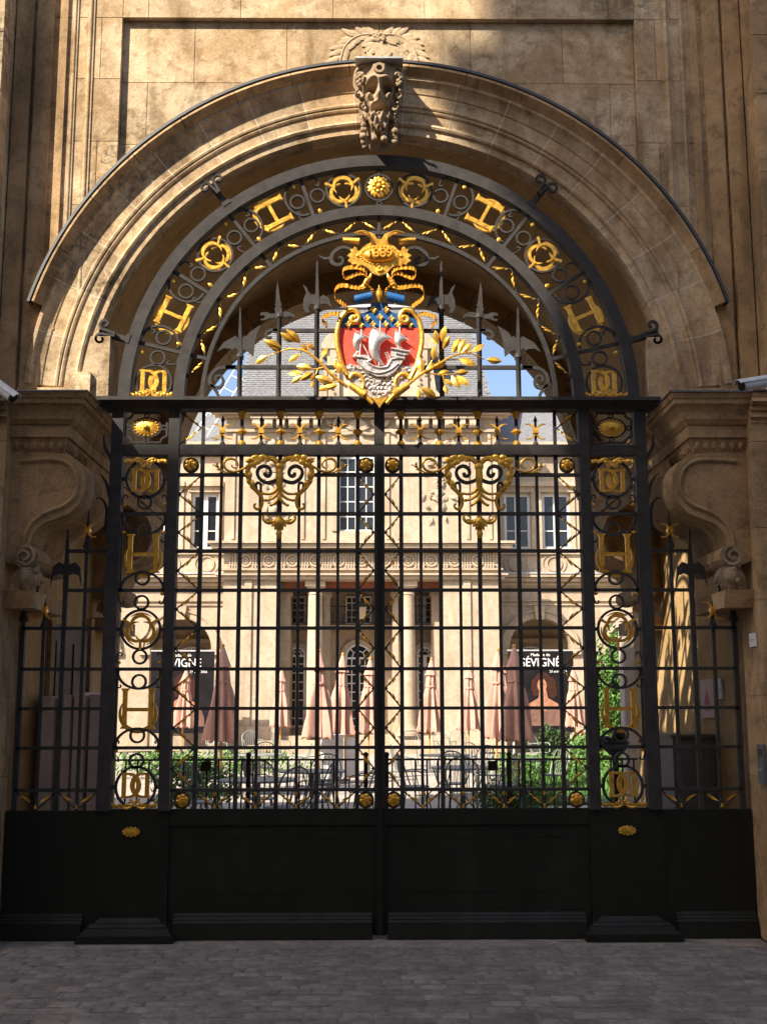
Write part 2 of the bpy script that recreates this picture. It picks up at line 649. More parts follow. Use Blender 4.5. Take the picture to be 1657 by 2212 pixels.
while y > -4.6:
    x = -3.5 + rng.uniform(0, 0.16)
    while x < 3.5:
        spots.append((x + rng.uniform(-.010, .010), y + rng.uniform(-.012, .012) + 0.028 * sin(x * 1.3 + row * 0.2), rng.uniform(-.006, .001)))
        x += 0.168 * rng.uniform(0.95, 1.12)
    y -= 0.118
    row += 1
near = sorted([s for s in spots if -2.35 < s[1] < -0.9 and abs(s[0]) < 2.3], key=lambda s: s[1])[:300]
ns = set(near)
for i, s in enumerate(near):
    o = link('sett', sett_meshes[i % 6][1], street, (s[0], s[1], s[2]), rng.uniform(-.05, .05))
for i, s in enumerate(spots):
    if s in ns:
        continue
    src = sett_meshes[i % 6][0]
    rest.add([(v[0] + s[0], v[1] + s[1], v[2] + s[2]) for v in src.v], src.f)
tag(rest.build('sett_paving', 'sett_stone', street, True, 50), kind='stuff')

# ------------------------------------------------------------------ stone portal
ZA = 3.77                                     # centre of the stone arch
portal = thing('stone_portal', 'weathered limestone portal with moulded round arch framing the iron gate', 'portal', (0, 0, 0))
RV = 2.32                                     # radius of the vault
pol = [(-13, 0), (-2.62, 0), (-2.62, 3.72), (-RV, 3.72)]
for i in range(33):
    a = PI - PI * i / 32
    pol.append((RV * cos(a), ZA + RV * sin(a)))
pol += [(RV, 3.72), (2.62, 3.72), (2.62, 0), (13, 0), (13, 8.4), (-13, 8.4)]
MB().prism(pol, 0.12, 3.5).build('masonry_core', 'vault_stone', portal)
MB().prism([(-13.3, 8.4), (13.3, 8.4), (13.3, 8.6), (12, 9.5), (-12, 9.5), (-13.3, 8.6)], -0.3, 3.9).build('roof', 'slate', portal)
for x_ in (-13.2, -7.75):  # invented stacks, out of view, added only to shade the two nearest parasols
    MB().box(x_ - 0.55, x_ + 0.55, 2.6, 3.4, 8.6, 15.7).build('chimney_stack', 'weathered_stone', portal)

# ashlar of the bay between the piers
mort = 0.0014


def block(x0, x1, z0, z1, yf, Rc=2.46):
    """ashlar block cut to the arch"""
    xs = [x0 + (x1 - x0) * i / 10 for i in range(11)]
    low = []
    for x in xs:
        a = ZA + math.sqrt(max(0, Rc * Rc - x * x)) if abs(x) < Rc else -9
        low.append((x, max(z0, a)))
    if min(p[1] for p in low) >= z1 - 0.02:
        return
    low = [(x, z) for x, z in low if z < z1 - 0.004]
    if len(low) < 2:
        return
    if all(abs(z - z0) < 1e-6 for x, z in low):
        MB().cbox(x0 + mort, x1 - mort, yf, yf + 0.30, z0 + mort, z1 - mort, 0.0025).build('ashlar_block', 'limestone', portal)
        return
    p = [(x, z + mort) for x, z in low]
    p[0] = (p[0][0] + mort, p[0][1])
    p[-1] = (p[-1][0] - mort, p[-1][1])
    p += [(p[-1][0], z1 - mort), (p[0][0], z1 - mort)]
    MB().prism(p, yf, yf + 0.3).build('ashlar_block', 'limestone', portal)


for k in range(9):
    z0, z1 = 3.79 + 0.518 * k, 3.79 + 0.518 * (k + 1)
    off = 0.36 if k % 2 else 0.0
    panel = z1 < 6.92
    xs = sorted(set([-2.80, -2.0, 2.0, 2.80] + [q for q in [-2.52 + 0.72 * i + off for i in range(8)] if abs(q) < 2.5 and abs(abs(q) - 2.0) > 0.15]))
    for a, b in zip(xs, xs[1:]):
        inside = panel and abs((a + b) / 2) < 2.0
        block(a, b, z0, z1, -0.018 if inside else -0.07)
MB().box(-2.79, 2.79, 0.04, 0.14, 6.3, 8.2).build('bedding', 'mortar', portal)

# upright roll mouldings of the bay
for s in (-1, 1):
    for X, r in ((2.245, 0.018), (2.365, 0.014)):
        mb = MB()
        mb.lathe([(r, 0), (r, 3.9)], (s * X, -0.075, 4.6), 10)
        mb.box(s * X - r * 1.7, s * X + r * 1.7, -0.080, -0.05, 4.6, 8.5)
        mb.build('roll_moulding', 'limestone', portal, True)
    mb = MB()
    mb.box(s * 2.45 - 0.03, s * 2.45 + 0.03, -0.095, -0.03, 4.35, 8.5)
    mb.box(s * 2.585 - 0.062, s * 2.585 + 0.062, -0.12, -0.03, 3.85, 8.5)
    mb.box(s * 2.735 - 0.06, s * 2.735 + 0.06, -0.16, -0.03, 3.85, 8.5)
    mb.build('pilaster_strip', 'weathered_stone', portal)

# piers left and right: big blocks, front proud of the bay
for s in (-1, 1):
    z = 0.0
    k = 0
    while z < 8.2:
        h = (0.62, 0.48, 0.55, 0.66, 0.5)[k % 5]
        if z < 3.75 < z + h + 0.2:
            h = 3.76 - z
        if z + h > 8.2:
            h = 8.2 - z
        xa = 2.625 if z < 3.6 else 2.805
        xb = 3.5 + 0.3 * (k % 2)
        for a, b in ((xa, xb), (xb, 4.6)):
            x0, x1 = sorted((s * a, s * b))
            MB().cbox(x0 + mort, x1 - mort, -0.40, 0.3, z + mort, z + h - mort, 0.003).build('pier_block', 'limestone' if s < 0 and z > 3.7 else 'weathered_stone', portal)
        z += h
        k += 1
    x0, x1 = sorted((s * 2.64, s * 12.9))
    MB().box(x0, x1, -0.37, 0.2, 0.0, 3.74).build('pier_core', 'mortar', portal)
    x0, x1 = sorted((s * 2.82, s * 12.9))
    MB().box(x0, x1, -0.37, 0.2, 3.75, 8.3).build('pier_core', 'mortar', portal)

# archivolt: hood moulding and voussoirs, one object each
hood = [(2.60, 0.1), (2.672, 0.1), (2.678, -0.200), (2.655, -0.206), (2.642, -0.190), (2.60, -0.148)]
vous = [(2.17, 0.10), (2.17, -0.060), (2.226, -0.064), (2.232, -0.084), (2.247, -0.092), (2.264, -0.084), (2.270, -0.068), (2.346, -0.072), (2.351, -0.084), (2.363, -0.090), (2.377, -0.084), (2.381, -0.096),
        (2.394, -0.100), (2.406, -0.094), (2.410, -0.082), (2.490, -0.088), (2.498, -0.096), (2.515, -0.100), (2.545, -0.112), (2.57, -0.130), (2.58, -0.146), (2.605, -0.150), (2.61, 0.10)]
nv = 19
for i in range(nv):
    a0, a1 = 3.5 + 173 * i / nv, 3.5 + 173 * (i + 1) / nv
    MB().sweep_arc(vous, a0 + 0.11, a1 - 0.11, ZA, 6).build('voussoir', 'limestone', portal, True, 25)
for i in range(15):
    a0, a1 = 16.6 + 146.8 * i / 15, 16.6 + 146.8 * (i + 1) / 15
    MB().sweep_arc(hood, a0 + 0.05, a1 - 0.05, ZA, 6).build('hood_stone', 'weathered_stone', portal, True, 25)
MB().sweep_arc([(R_ if R_ > 2.171 else 2.176, y_ + 0.0012 if y_ < 0 else 0.09) for R_, y_ in vous], 3.6, 176.4, ZA, 90).build('joint_mortar', 'mortar', portal)
MB().sweep_arc([(2.6725, 0.09), (2.685, -0.210), (2.706, -0.208), (2.694, 0.09)], 16.4, 163.6, ZA, 64).build('lead_flashing', 'lead', portal)

# rear arch of the passage and its ring stones
for i in range(17):
    a0, a1 = 180 * i / 17, 180 * (i + 1) / 17
    MB().sweep_arc([(2.085, 3.12), (2.40, 3.12), (2.40, 3.56), (2.085, 3.56)], a0 + 0.08, a1 - 0.08, ZA, 5).build('rear_voussoir', 'weathered_stone', portal, True, 25)

# impost ledges, entablature blocks and scrolled consoles, left and right
for s in (-1, 1):
    def bx(mb, xi, xo, y0, y1, z0, z1):
        a, b = sorted((s * xi, s * xo))
        return mb.box(a, b, y0, y1, z0, z1)

    def fr(mb, xi0, y00, z0, xi1, y01, z1, yb=3.52):
        a0, b0 = sorted((s * xi0, s * 2.66))
        a1, b1 = sorted((s * xi1, s * 2.66))
        return mb.frust((a0, b0, y00, yb), z0, (a1, b1, y01, yb), z1)

    # pedestal under the arch
    mb = MB()
    fr(mb, 2.13, -0.115, 3.80, 2.13, -0.115, 3.90, 0.1)
    fr(mb, 2.105, -0.14, 3.79, 2.118, -0.125, 3.832, 0.1)
    bx(mb, 2.13, 2.26, -0.108, 0.1, 3.90, 4.02)
    mb.build('arch_pedestal', 'limestone', portal)
    # ledge slab over console and round the pier
    mb = MB()
    fr(mb, 2.075, -0.445, 3.735, 2.06, -0.46, 3.772)
    a, b = sorted((s * 2.64, s * 5.5))
    mb.box(a, b, -0.47, 0.1, 3.738, 3.774)
    led = mb.build('impost_ledge', 'weathered_stone', portal)
    mb = MB()
    fr(mb, 2.052, -0.468, 3.7735, 2.056, -0.464, 3.786)
    mb.box(a, b, -0.478, 0.1, 3.7755, 3.788)
    mb.build('lead_flashing', 'lead', led)
    mb = MB()
    prof = [(2.20, -0.345, 3.565), (2.165, -0.375, 3.60), (2.15, -0.385, 3.65), (2.12, -0.405, 3.685), (2.09, -0.432, 3.70), (2.085, -0.438, 3.734)]
    for p, q in zip(prof, prof[1:]):
        fr(mb, *p, *q)
    a2, b2 = sorted((s * 2.63, s * 5.4))
    for (x_, y_, z_), (x2_, y2_, z2_) in zip(prof, prof[1:]):
        mb.frust((a2, b2, y_ - 0.062, 0.1), z_, (a2, b2, y2_ - 0.03, 0.1), z2_)
    mb.build('ledge_moulding', 'weathered_stone', portal)
    mb = MB()
    fr(mb, 2.205, -0.335, 3.475, 2.205, -0.335, 3.562)
    mb.build('entablature_block', 'weathered_stone', portal)
    mb = MB()
    fr(mb, 2.255, -0.285, 3.375, 2.225, -0.315, 3.472)
    egg = mb.build('egg_moulding', 'weathered_stone', portal)
    em = MB().ball((0, 0, 0), 0.022, 0.018, 0.038, 8, 6).mesh('egg', 'weathered_stone', True)
    for i in range(6):
        link('egg', em, egg, (s * (2.275 + 0.062 * i), -0.298, 3.425))
    for i in range(8):
        link('egg', em, egg, (s * 2.243, -0.24 + 0.075 * i, 3.425))
    # console: S-shaped scroll; front and rear pair
    sil = [(28, 976), (110, 976), (148, 980), (172, 997), (184, 1026), (184, 1058), (173, 1086), (150, 1108), (122, 1120), (100, 1127), (82, 1139), (70, 1155), (62, 1178),
           (74, 1182), (82, 1194), (82, 1208), (74, 1219), (58, 1224), (40, 1222), (28, 1212)]
    P = [at(x, y, -0.30) for x, y in sil]
    P = [(s * max(2.03, min(2.615, -x)), z) for x, z in P]
    P = [(s * 2.63, P[0][1])] + P[1:-1] + [(s * 2.63, P[-1][1])]
    cxm, czm = s * 2.40, 3.12

    def inset(pl, f):
        return [(cxm + (x - cxm) * f, czm + (z - czm) * f) for x, z in pl]
    for yy, deep in ((-0.29, 0.86), (2.25, 1.0)):
        con = MB().prism(P, yy, yy + deep).build('console', 'weathered_stone', portal, True, 30)
        mb = MB()
        pts = [at(x, y, -0.30) for x, y in [(44, 996), (110, 992), (140, 997), (158, 1012), (167, 1034), (166, 1058), (156, 1078), (136, 1093), (112, 1102)]]
        pts = bez([(s * -x, z) for x, z in pts], 5)
        mb.tube([(x, yy - 0.004, z) for x, z in pts], 0.016, 6)
        mb.tube([(x, yy - 0.004, z) for x, z in [(s * -a_, b_) for a_, b_ in [at(*q, -0.3) for q in [(112, 1102), (90, 1112), (70, 1128), (56, 1150), (50, 1178)]]]], 0.014, 6)
        mb.build('console_rib', 'weathered_stone', con, True)
        # little volute, mask and pendant leaf under the scroll
        X0, Z0 = at(55, 1202, -0.3)
        X0 = s * -X0
        mb = MB()
        mb.lathe([(0.085, 0), (0.085, deep * 0.92)], (X0, yy - 0.015, Z0), 14, 'Y')
        for q in (0.06, 0.035):
            sp = spiral(X0, Z0, 0.078, 0.012, 90, 90 + s * 600, 40)
        mb.stroke(sp, 0.016, yy - 0.032, yy)
        mb.build('volute', 'carved_stone', con, True)
        mb = MB()
        for i in range(9):
            a = -0.9 + 1.8 * i / 8
            bx_ = X0 - s * 0.02
            mb.leaf((bx_ + 0.02 * a, yy + 0.03, Z0 - 0.06), (bx_ + 0.13 * a, yy + 0.02, Z0 - 0.27 + 0.09 * abs(a)), 0.06, (0, -1, 0), 0.14, 0.02)
        mb.ball((X0 - s * 0.01, yy + 0.05, Z0 - 0.13), 0.07, 0.09, 0.09)
        for i in range(10):
            mb.ball((X0 - s * 0.01 + rng.uniform(-.07, .07), yy + rng.uniform(-0.02, 0.05), Z0 - 0.1 + rng.uniform(-.1, .06)), 0.022, 0.025, 0.022, 6, 4)
        mb.build('carved_pendant', 'carved_stone', con, True)
        mb = MB()
        a_, b_ = sorted((s * 2.42, s * 2.63))
        mb.frust((a_, b_, yy + 0.02, yy + deep), Z0 - 0.36, (a_, b_, yy - 0.02, yy + deep), Z0 - 0.24)
        mb.build('console_foot', 'weathered_stone', con)

# keystone mask
NU, NVV = 56, 84
zb, zt = 5.83, 6.375


def gs(u, v, cu, cv, su, sv):
    return math.exp(-((u - cu) / su) ** 2 - ((v - cv) / sv) ** 2)


def sy(u, v, cu, cv, su, sv):
    return gs(u, v, cu, cv, su, sv) + gs(u, v, -cu, cv, su, sv)


rm = random.Random(5)
curl = [(rm.uniform(-0.75, 0.75), rm.uniform(0.0, 0.26), rm.uniform(0.05, 0.09)) for _ in range(34)]
mb = MB()
vs = []
for j in range(NVV + 1):
    v = j / NVV
    wd = 0.07 + 0.085 * min(1, v / 0.45) if v < 0.45 else 0.155 + 0.018 * (v - 0.45) / 0.55
    for i in range(NU + 1):
        u = -1 + 2 * i / NU
        fw = 0.62
        h = 0.10 * math.sqrt(max(0, 1 - (u / 1.02) ** 2)) + 0.03 * gs(u, v, 0, 0.8, 0.6, 0.18)
        h += 0.045 * gs(u, v, 0, 0.56, 0.13, 0.17) + 0.055 * gs(u, v, 0, 0.485, 0.17, 0.055) + 0.02 * sy(u, v, 0.16, 0.475, 0.08, 0.04)
        h += 0.050 * sy(u, v, 0.33, 0.735, 0.24, 0.05) - 0.085 * sy(u, v, 0.36, 0.635, 0.19, 0.065) + 0.04 * sy(u, v, 0.36, 0.622, 0.09, 0.03)
        h += 0.05 * sy(u, v, 0.48, 0.53, 0.17, 0.06) - 0.03 * sy(u, v, 0.62, 0.40, 0.12, 0.1)
        h += 0.045 * sy(u, v, 0.26, 0.405, 0.22, 0.035) - 0.10 * gs(u, v, 0, 0.33, 0.30, 0.04) + 0.035 * gs(u, v, 0, 0.265, 0.2, 0.03)
        h += 0.05 * gs(u, v, 0, 0.14, 0.6, 0.12) - 0.03 * gs(u, v, 0, 0.87, 0.16, 0.04) + 0.03 * sy(u, v, 0.2, 0.90, 0.1, 0.07)
        h -= 0.05 * sy(u, v, 0.80, 0.62, 0.10, 0.2)
        for cu, cv, cr in curl:
            h += 0.028 * gs(u, v, cu, cv, cr * 1.5, cr * 0.5)
        X = u * wd
        h = 0.10 * math.sqrt(max(0, 1 - (u / 1.02) ** 2)) + (h - 0.10 * math.sqrt(max(0, 1 - (u / 1.02) ** 2))) * 1.35
        vs.append((X, -0.16 - max(-0.05, h) - 0.06 * v, zb + (zt - zb) * v))
fs = []
for j in range(NVV):
    for i in range(NU):
        a = j * (NU + 1) + i
        fs.append((a, a + 1, a + NU + 2, a + NU + 1))
nb = len(vs)
rim = [i for i in range(NU + 1)] + [j * (NU + 1) + NU for j in range(1, NVV + 1)] + [NVV * (NU + 1) + i for i in range(NU - 1, -1, -1)] + [j * (NU + 1) for j in range(NVV - 1, 0, -1)]
vs += [(vs[i][0] * 0.97, 0.0, vs[i][2]) for i in rim]
k = len(rim)
for i in range(k):
    j = (i + 1) % k
    fs.append((rim[i], rim[j], nb + j, nb + i))
fs.append(tuple(range(nb, nb + k)))
mb.add(vs, fs)
mask = mb.build('keystone_mask', 'carved_stone', portal, True, 60)
for s in (-1, 1):
    mb = MB()
    for (cx, cz, r0, a0, a1, rr) in ((0.140, 6.270, 0.062, 80, 560, 0.018), (0.155, 6.135, 0.036, 60, 470, 0.014), (0.13, 6.035, 0.030, 100, 430, 0.012), (0.108, 5.945, 0.026, 40, 400, 0.011)):
        sp = spiral(s * cx, cz, r0, 0.012, a0 if s > 0 else 180 - a0, a1 if s > 0 else 180 - a1, 26)
        mb.tube([(x, -0.235 - 0.004 * i, z) for i, (x, z) in enumerate(sp)], [rr * (1 - 0.4 * i / 26) for i in range(27)], 7)
    mb.tube(bez([(s * 0.10, -0.300, 6.365), (s * 0.135, -0.280, 6.367), (s * 0.175, -0.260, 6.325), (s * 0.18, -0.240, 6.235), (s * 0.145, -0.240, 6.165)], 5), 0.017, 7)
    mb.build('side_scroll', 'carved_stone', mask, True)
    mb = MB()
    for i in range(5):
        mb.ball((s * (0.145 + 0.014 * (i % 2)), -0.315, 6.270 - 0.018 * i), 0.017, 0.017, 0.017, 8, 5)
    mb.build('berry_cluster', 'carved_stone', mask, True)
    mb = MB()
    for i in range(14):
        t = i / 13
        mb.ball((s * (0.03 + 0.10 * abs(sin(i * 2.1))), -0.240 - 0.05 * rm.random(), 5.965 - 0.20 * t), 0.028 * rm.uniform(0.7, 1.2), 0.03, 0.026, 7, 5)
    mb.leaf((s * 0.04, -0.220, 5.845), (s * 0.13, -0.180, 5.760), 0.07, (0, -1, 0.2), 0.2, 0.02)
    mb.leaf((s * 0.02, -0.210, 5.805), (s * 0.05, -0.160, 5.705), 0.06, (0, -1, 0.2), 0.2, 0.02)
    mb.build('beard_curl', 'carved_stone', mask, True)
MB().box(-0.180, 0.180, -0.380, 0.02, 6.379, 6.393).build('lead_cap', 'zinc', mask)
mb = MB()
mb.arc(0.022, 0.040, 0, 360, -0.380, -0.280, 0, 6.305, 18)
mb.build('forehead_ring', 'carved_stone', mask, True)

# laurel garland carved above the mask
relief = MB().box(-0.03, 0.03, 0.003, 0.02, 6.615, 6.785).build('garland_relief', 'relief_stone', portal)
rg = random.Random(11)
for s in (-1, 1):
    st = bez([(0, 6.775), (s * 0.10, 6.790), (s * 0.20, 6.755), (s * 0.275, 6.665), (s * 0.315, 6.495)], 6)
    mb = MB()
    mb.tube([(x, 0.008, z) for x, z in st], 0.010, 6)
    mb.build('stem', 'relief_stone', relief, True)
    for i in range(2, len(st), 2):
        x, z = st[i]
        for side in (-1, 1):
            a = math.atan2(st[i][1] - st[i - 1][1], st[i][0] - st[i - 1][0]) + side * rg.uniform(0.45, 0.85)
            L = rg.uniform(0.10, 0.145)
            MB().leaf((x, 0.006, z), (x + L * cos(a), 0.004, z + L * sin(a)), 0.046, (0, -1, 0), 0.03, 0.006).build('carved_leaf', 'relief_stone', relief, True)
    for i in range(6):
        a = rad(250 + s * (12 + 24 * i)) if i < 3 else rad(90 + s * (10 + 26 * (i - 3)))
        z0 = 6.715 if i < 3 else 6.495
        L = 0.13 if i < 3 else 0.19
        MB().leaf((s * 0.012, 0.006, z0), (s * 0.012 + L * cos(a), 0.003, z0 + L * sin(a)), 0.05, (0, -1, 0), 0.03, 0.006).build('carved_leaf', 'relief_stone', relief, True)
mb = MB()
for i in range(22):
    mb.ball((rg.uniform(-.045, .045), 0.006, 6.765 + rg.uniform(-.035, .035)), 0.014, 0.016, 0.014, 6, 4)
mb.build('flower_boss', 'relief_stone', relief, True)

relief.location.y = -0.033

# ------------------------------------------------------------------ houses across the street that shade the portal
def house(name, label, x0, x1, y0, y1, zt, nwin):
    t = thing(name, label, 'house', ((x0 + x1) / 2, y1, 0))
    MB().box(x0, x1, y0, y1, 0, zt).build('wall', 'opposite_render', t)
    MB().frust((x0 - 0.3, x1 + 0.3, y0, y1 + 0.35), zt, (x0 - 0.15, x1 + 0.15, y0, y1 + 0.2), zt + 0.35).build('cornice', 'opposite_render', t)
    for fl in range(int((zt - 1.0) // 3.3)):
        for i in range(nwin):
            xx = x0 + (x1 - x0) * (i + 0.5) / nwin
            z = 1.0 + fl * 3.3
            wi = MB().box(xx - 0.55, xx + 0.55, y1 - 0.1, y1 + 0.03, z, z + 1.9).build('window', 'window_paint', t)
            MB().box(xx - 0.45, xx + 0.45, y1 + 0.02, y1 + 0.04, z + 0.1, z + 1.8).build('pane', 'glass', wi)
    return t


YO = -10.6
house('opposite_house', 'rendered house across the street on the sun side', -34, -9.70, -19, YO, 16.55, 9)
h2 = house('opposite_house', 'higher rendered house across the street behind the photographer', -9.65, -2.2, -19, YO, 20.9, 3)
MB().box(-10.20, -9.63, -12.2, -10.35, 19.45, 20.15).build('shadow_block', 'opposite_render', h2)  # unseen blocks added to bulge the shadow edge on the portal's upper right
MB().box(-9.95, -9.63, -12.2, -10.45, 20.16, 21.3).build('shadow_block', 'opposite_render', h2)
house('opposite_house', 'lower rendered house across the street beside the higher one', -2.15, 20, -19, YO, 9.0, 8)

# ================================================================== THE IRON GATE
ZG = 3.83                                       # centre of the iron arches
HB = [3.266, 2.975, 2.70, 2.413, 2.139, 1.847, 1.568, 1.293, 1.001]      # heights of the cross bars
BX = [0.16 + 0.143 * k for k in range(9)]       # upright bars, from the middle outwards
ZP = 0.861                                      # top of the iron panels


def rosette(mb, x, z, r, y, petals=6):
    """gilt flower seen from the front"""
    for i in range(petals):
        a = 2 * PI * i / petals + 0.3
        mb.ball((x + 0.55 * r * cos(a), y, z + 0.55 * r * sin(a)), 0.44 * r, 0.018, 0.44 * r, 8, 6)
    for i in range(petals):
        a = 2 * PI * (i + 0.5) / petals + 0.3
        mb.ball((x + 0.30 * r * cos(a), y - 0.012, z + 0.30 * r * sin(a)), 0.22 * r, 0.014, 0.22 * r, 6, 5)
    mb.ball((x, y - 0.02, z), 0.16 * r, 0.014, 0.16 * r, 8, 5)


def letter_h(h, wd, sw):
    """H with serifs and a crescent hanging round its feet; local coordinates"""
    mb = MB()
    for s in (-1, 1):
        x = s * (wd / 2 - sw / 2 - 0.012)
        mb.box(x - sw / 2, x + sw / 2, -0.012, 0.012, -h / 2, h / 2)
        for z, q in ((h / 2, 1), (-h / 2, -1)):
            mb.prism([(x - sw * 0.95, z), (x + sw * 0.95, z), (x + sw * 0.5, z - q * 0.022), (x - sw * 0.5, z - q * 0.022)], -0.0135, 0.0135)
    x = wd / 2 - sw - 0.012
    mb.box(-x, x, -0.010, 0.010, -0.020, 0.006)
    return mb


def crescent(mb, cx, cz, R, a0, a1, wmax, y0, y1, n=22):
    pts = [(cx + R * cos(rad(a0 + (a1 - a0) * i / n)), cz + R * sin(rad(a0 + (a1 - a0) * i / n))) for i in range(n + 1)]
    mb.stroke(pts, [0.004 + (wmax - 0.004) * max(0.0, sin(PI * i / n)) ** 0.8 for i in range(n + 1)], y0, y1)


def letter_d(mb, x0, sgn, h, wd, sw, y0, y1):
    """D whose stem stands at x0 and whose bowl bulges towards sgn"""
    mb.box(min(x0, x0 + sgn * sw), max(x0, x0 + sgn * sw), y0, y1, -h / 2, h / 2)
    for z, q in ((h / 2, 1), (-h / 2, -1)):
        mb.prism([(x0 - sgn * 0.014, z), (x0 + sgn * (sw + 0.02), z), (x0 + sgn * sw, z - q * 0.014), (x0, z - q * 0.014)], y0 - 0.001, y1 + 0.001)
    pts = [(x0 + sgn * sw * 0.8, h / 2 - 0.007)] + [(x0 + sgn * (wd * 0.38 + (wd * 0.62 - sw * 0.45) * cos(rad(a))), (h / 2 - 0.008) * sin(rad(a))) for a in range(90, -91, -15)] + [(x0 + sgn * sw * 0.8, -h / 2 + 0.007)]
    k = len(pts)
    mb.stroke(pts, [0.014 + (sw - 0.010) * max(0.0, sin(PI * i / (k - 1))) ** 1.5 for i in range(k)], y0, y1)


def monogram_dd(tf, parent, h=0.175, wd=0.19):
    mb = MB()
    mb.tf = tf
    letter_d(mb, -wd / 2, 1, h, wd * 0.70, 0.030, -0.022, -0.004)
    letter_d(mb, wd / 2, -1, h, wd * 0.70, 0.030, -0.003, 0.015)
    return mb.build('monogram', 'gold', parent)


def monogram_h(tf, parent, h=0.235, wd=0.225):
    mb = letter_h(h, wd, 0.032)
    q = MB()
    q.tf = tf
    q.add(mb.v, mb.f)
    crescent(q, 0, -h * 0.10, wd * 0.53, 150, 390, 0.034, -0.004, 0.018)
    return q.build('monogram', 'gold', parent)


def monogram_moons(tf, parent, R=0.105):
    mb = MB()
    mb.tf = tf
    for k in range(3):
        a = rad(90 + 120 * k)
        b = 90 + 120 * k
        crescent(mb, 0.030 * cos(a), 0.030 * sin(a), R * 0.66, b - 128, b + 128, 0.025, -0.016 + 0.007 * k, 0.006 + 0.007 * k, 26)
        crescent(mb, 0.0, 0.0, R * 1.12, b - 38, b + 38, 0.012, -0.004, 0.010, 12)
        a2 = rad(30 + 120 * k)
        mb.stroke([(R * 0.72 * cos(a2), R * 0.72 * sin(a2)), (R * 1.42 * cos(a2), R * 1.42 * sin(a2))], [0.013, 0.020], -0.014, 0.012)
    return mb.build('monogram', 'gold', parent)


def ring(mb, x, z, r, w, y0=-0.013, y1=0.013, n=22):
    mb.arc(r - w, r, 0, 360, y0, y1, x, z, n)


def acanthus(parent, x, z, wd, up=1, y=-0.02):
    """gilt pair of scrolls with leafy sides"""
    mb = MB()
    for s in (-1, 1):
        mb.stroke([(x + s * a, z + up * b) for a, b in spiral(0.026, 0.028, 0.024, 0.005, 60, 60 + 480, 20)], 0.010, y - 0.012, y + 0.012)
        mb.tube(bez([(x + s * 0.004, y, z + up * 0.012), (x + s * wd * 0.35, y - 0.008, z - up * 0.008), (x + s * wd * 0.62, y - 0.004, z + up * 0.006), (x + s * wd, y, z + up * 0.022)], 5), taper(16, 0.008, 0.010, 0.003), 6)
        for i in range(5):
            t = 0.25 + 0.16 * i
            mb.leaf((x + s * wd * t, y - 0.006, z - up * 0.006), (x + s * wd * (t + 0.17), y - 0.016, z + up * (0.030 - 0.012 * (i % 2))), 0.028, (0, -1, 0), 0.15)
    return mb.build('acanthus', 'gold', parent, True)


def thorn(parent, p, q, flip=1, mat='gold', k=0.55):
    """thin thorny iron stem from p to q with a gilt leaf"""
    mb = MB()
    mb.tube([(p[0], -0.004, p[1]), (q[0], -0.004, q[1])], 0.0055, 5)
    st = mb.build('thorn_stem', 'iron', parent)
    d = Vector((q[0] - p[0], q[1] - p[1]))
    L = d.length
    d.normalize()
    n = Vector((-d.y, d.x)) * flip
    mb = MB()
    for t0, t1, o_, w_ in ((0.30, 0.66, 0.017, 0.013), (0.50, 0.82, 0.010, 0.010), (0.14, 0.30, 0.012, 0.008)):
        a = Vector(p) + d * L * t0
        b = Vector(p) + d * L * t1 + n * o_ * min(1.3, L / 0.16)
        mb.leaf((a.x, -0.010, a.y), (b.x, -0.018, b.y), w_ * min(1.4, L / 0.15), (0, -1, 0), 0.10, 0.004)
    mb.build('thorn_leaf', mat, st, True)


def spear_tip(mb, x, z, h, r):
    mb.lathe([(r * 0.5, 0), (r * 0.5, h * 0.15), (r * 1.15, h * 0.2), (r, h * 0.3), (r * 0.45, h * 0.55), (0.003, h)], (x, 0, z), 6)


def crescents_pair(parent, x, z, r, mat='gold', clamp=True):
    """two crescents back to back, clasped on a bar"""
    mb = MB()
    for s in (-1, 1):
        crescent(mb, x + s * (r + 0.004), z, r, 75 if s > 0 else -105, 285 if s > 0 else 105, 0.015, -0.022, -0.006, 18)
    if clamp:
        mb.box(x - 0.020, x + 0.020, -0.030, 0.016, z - 0.013, z + 0.013)
    return mb.build('crescent_pair', mat, parent)


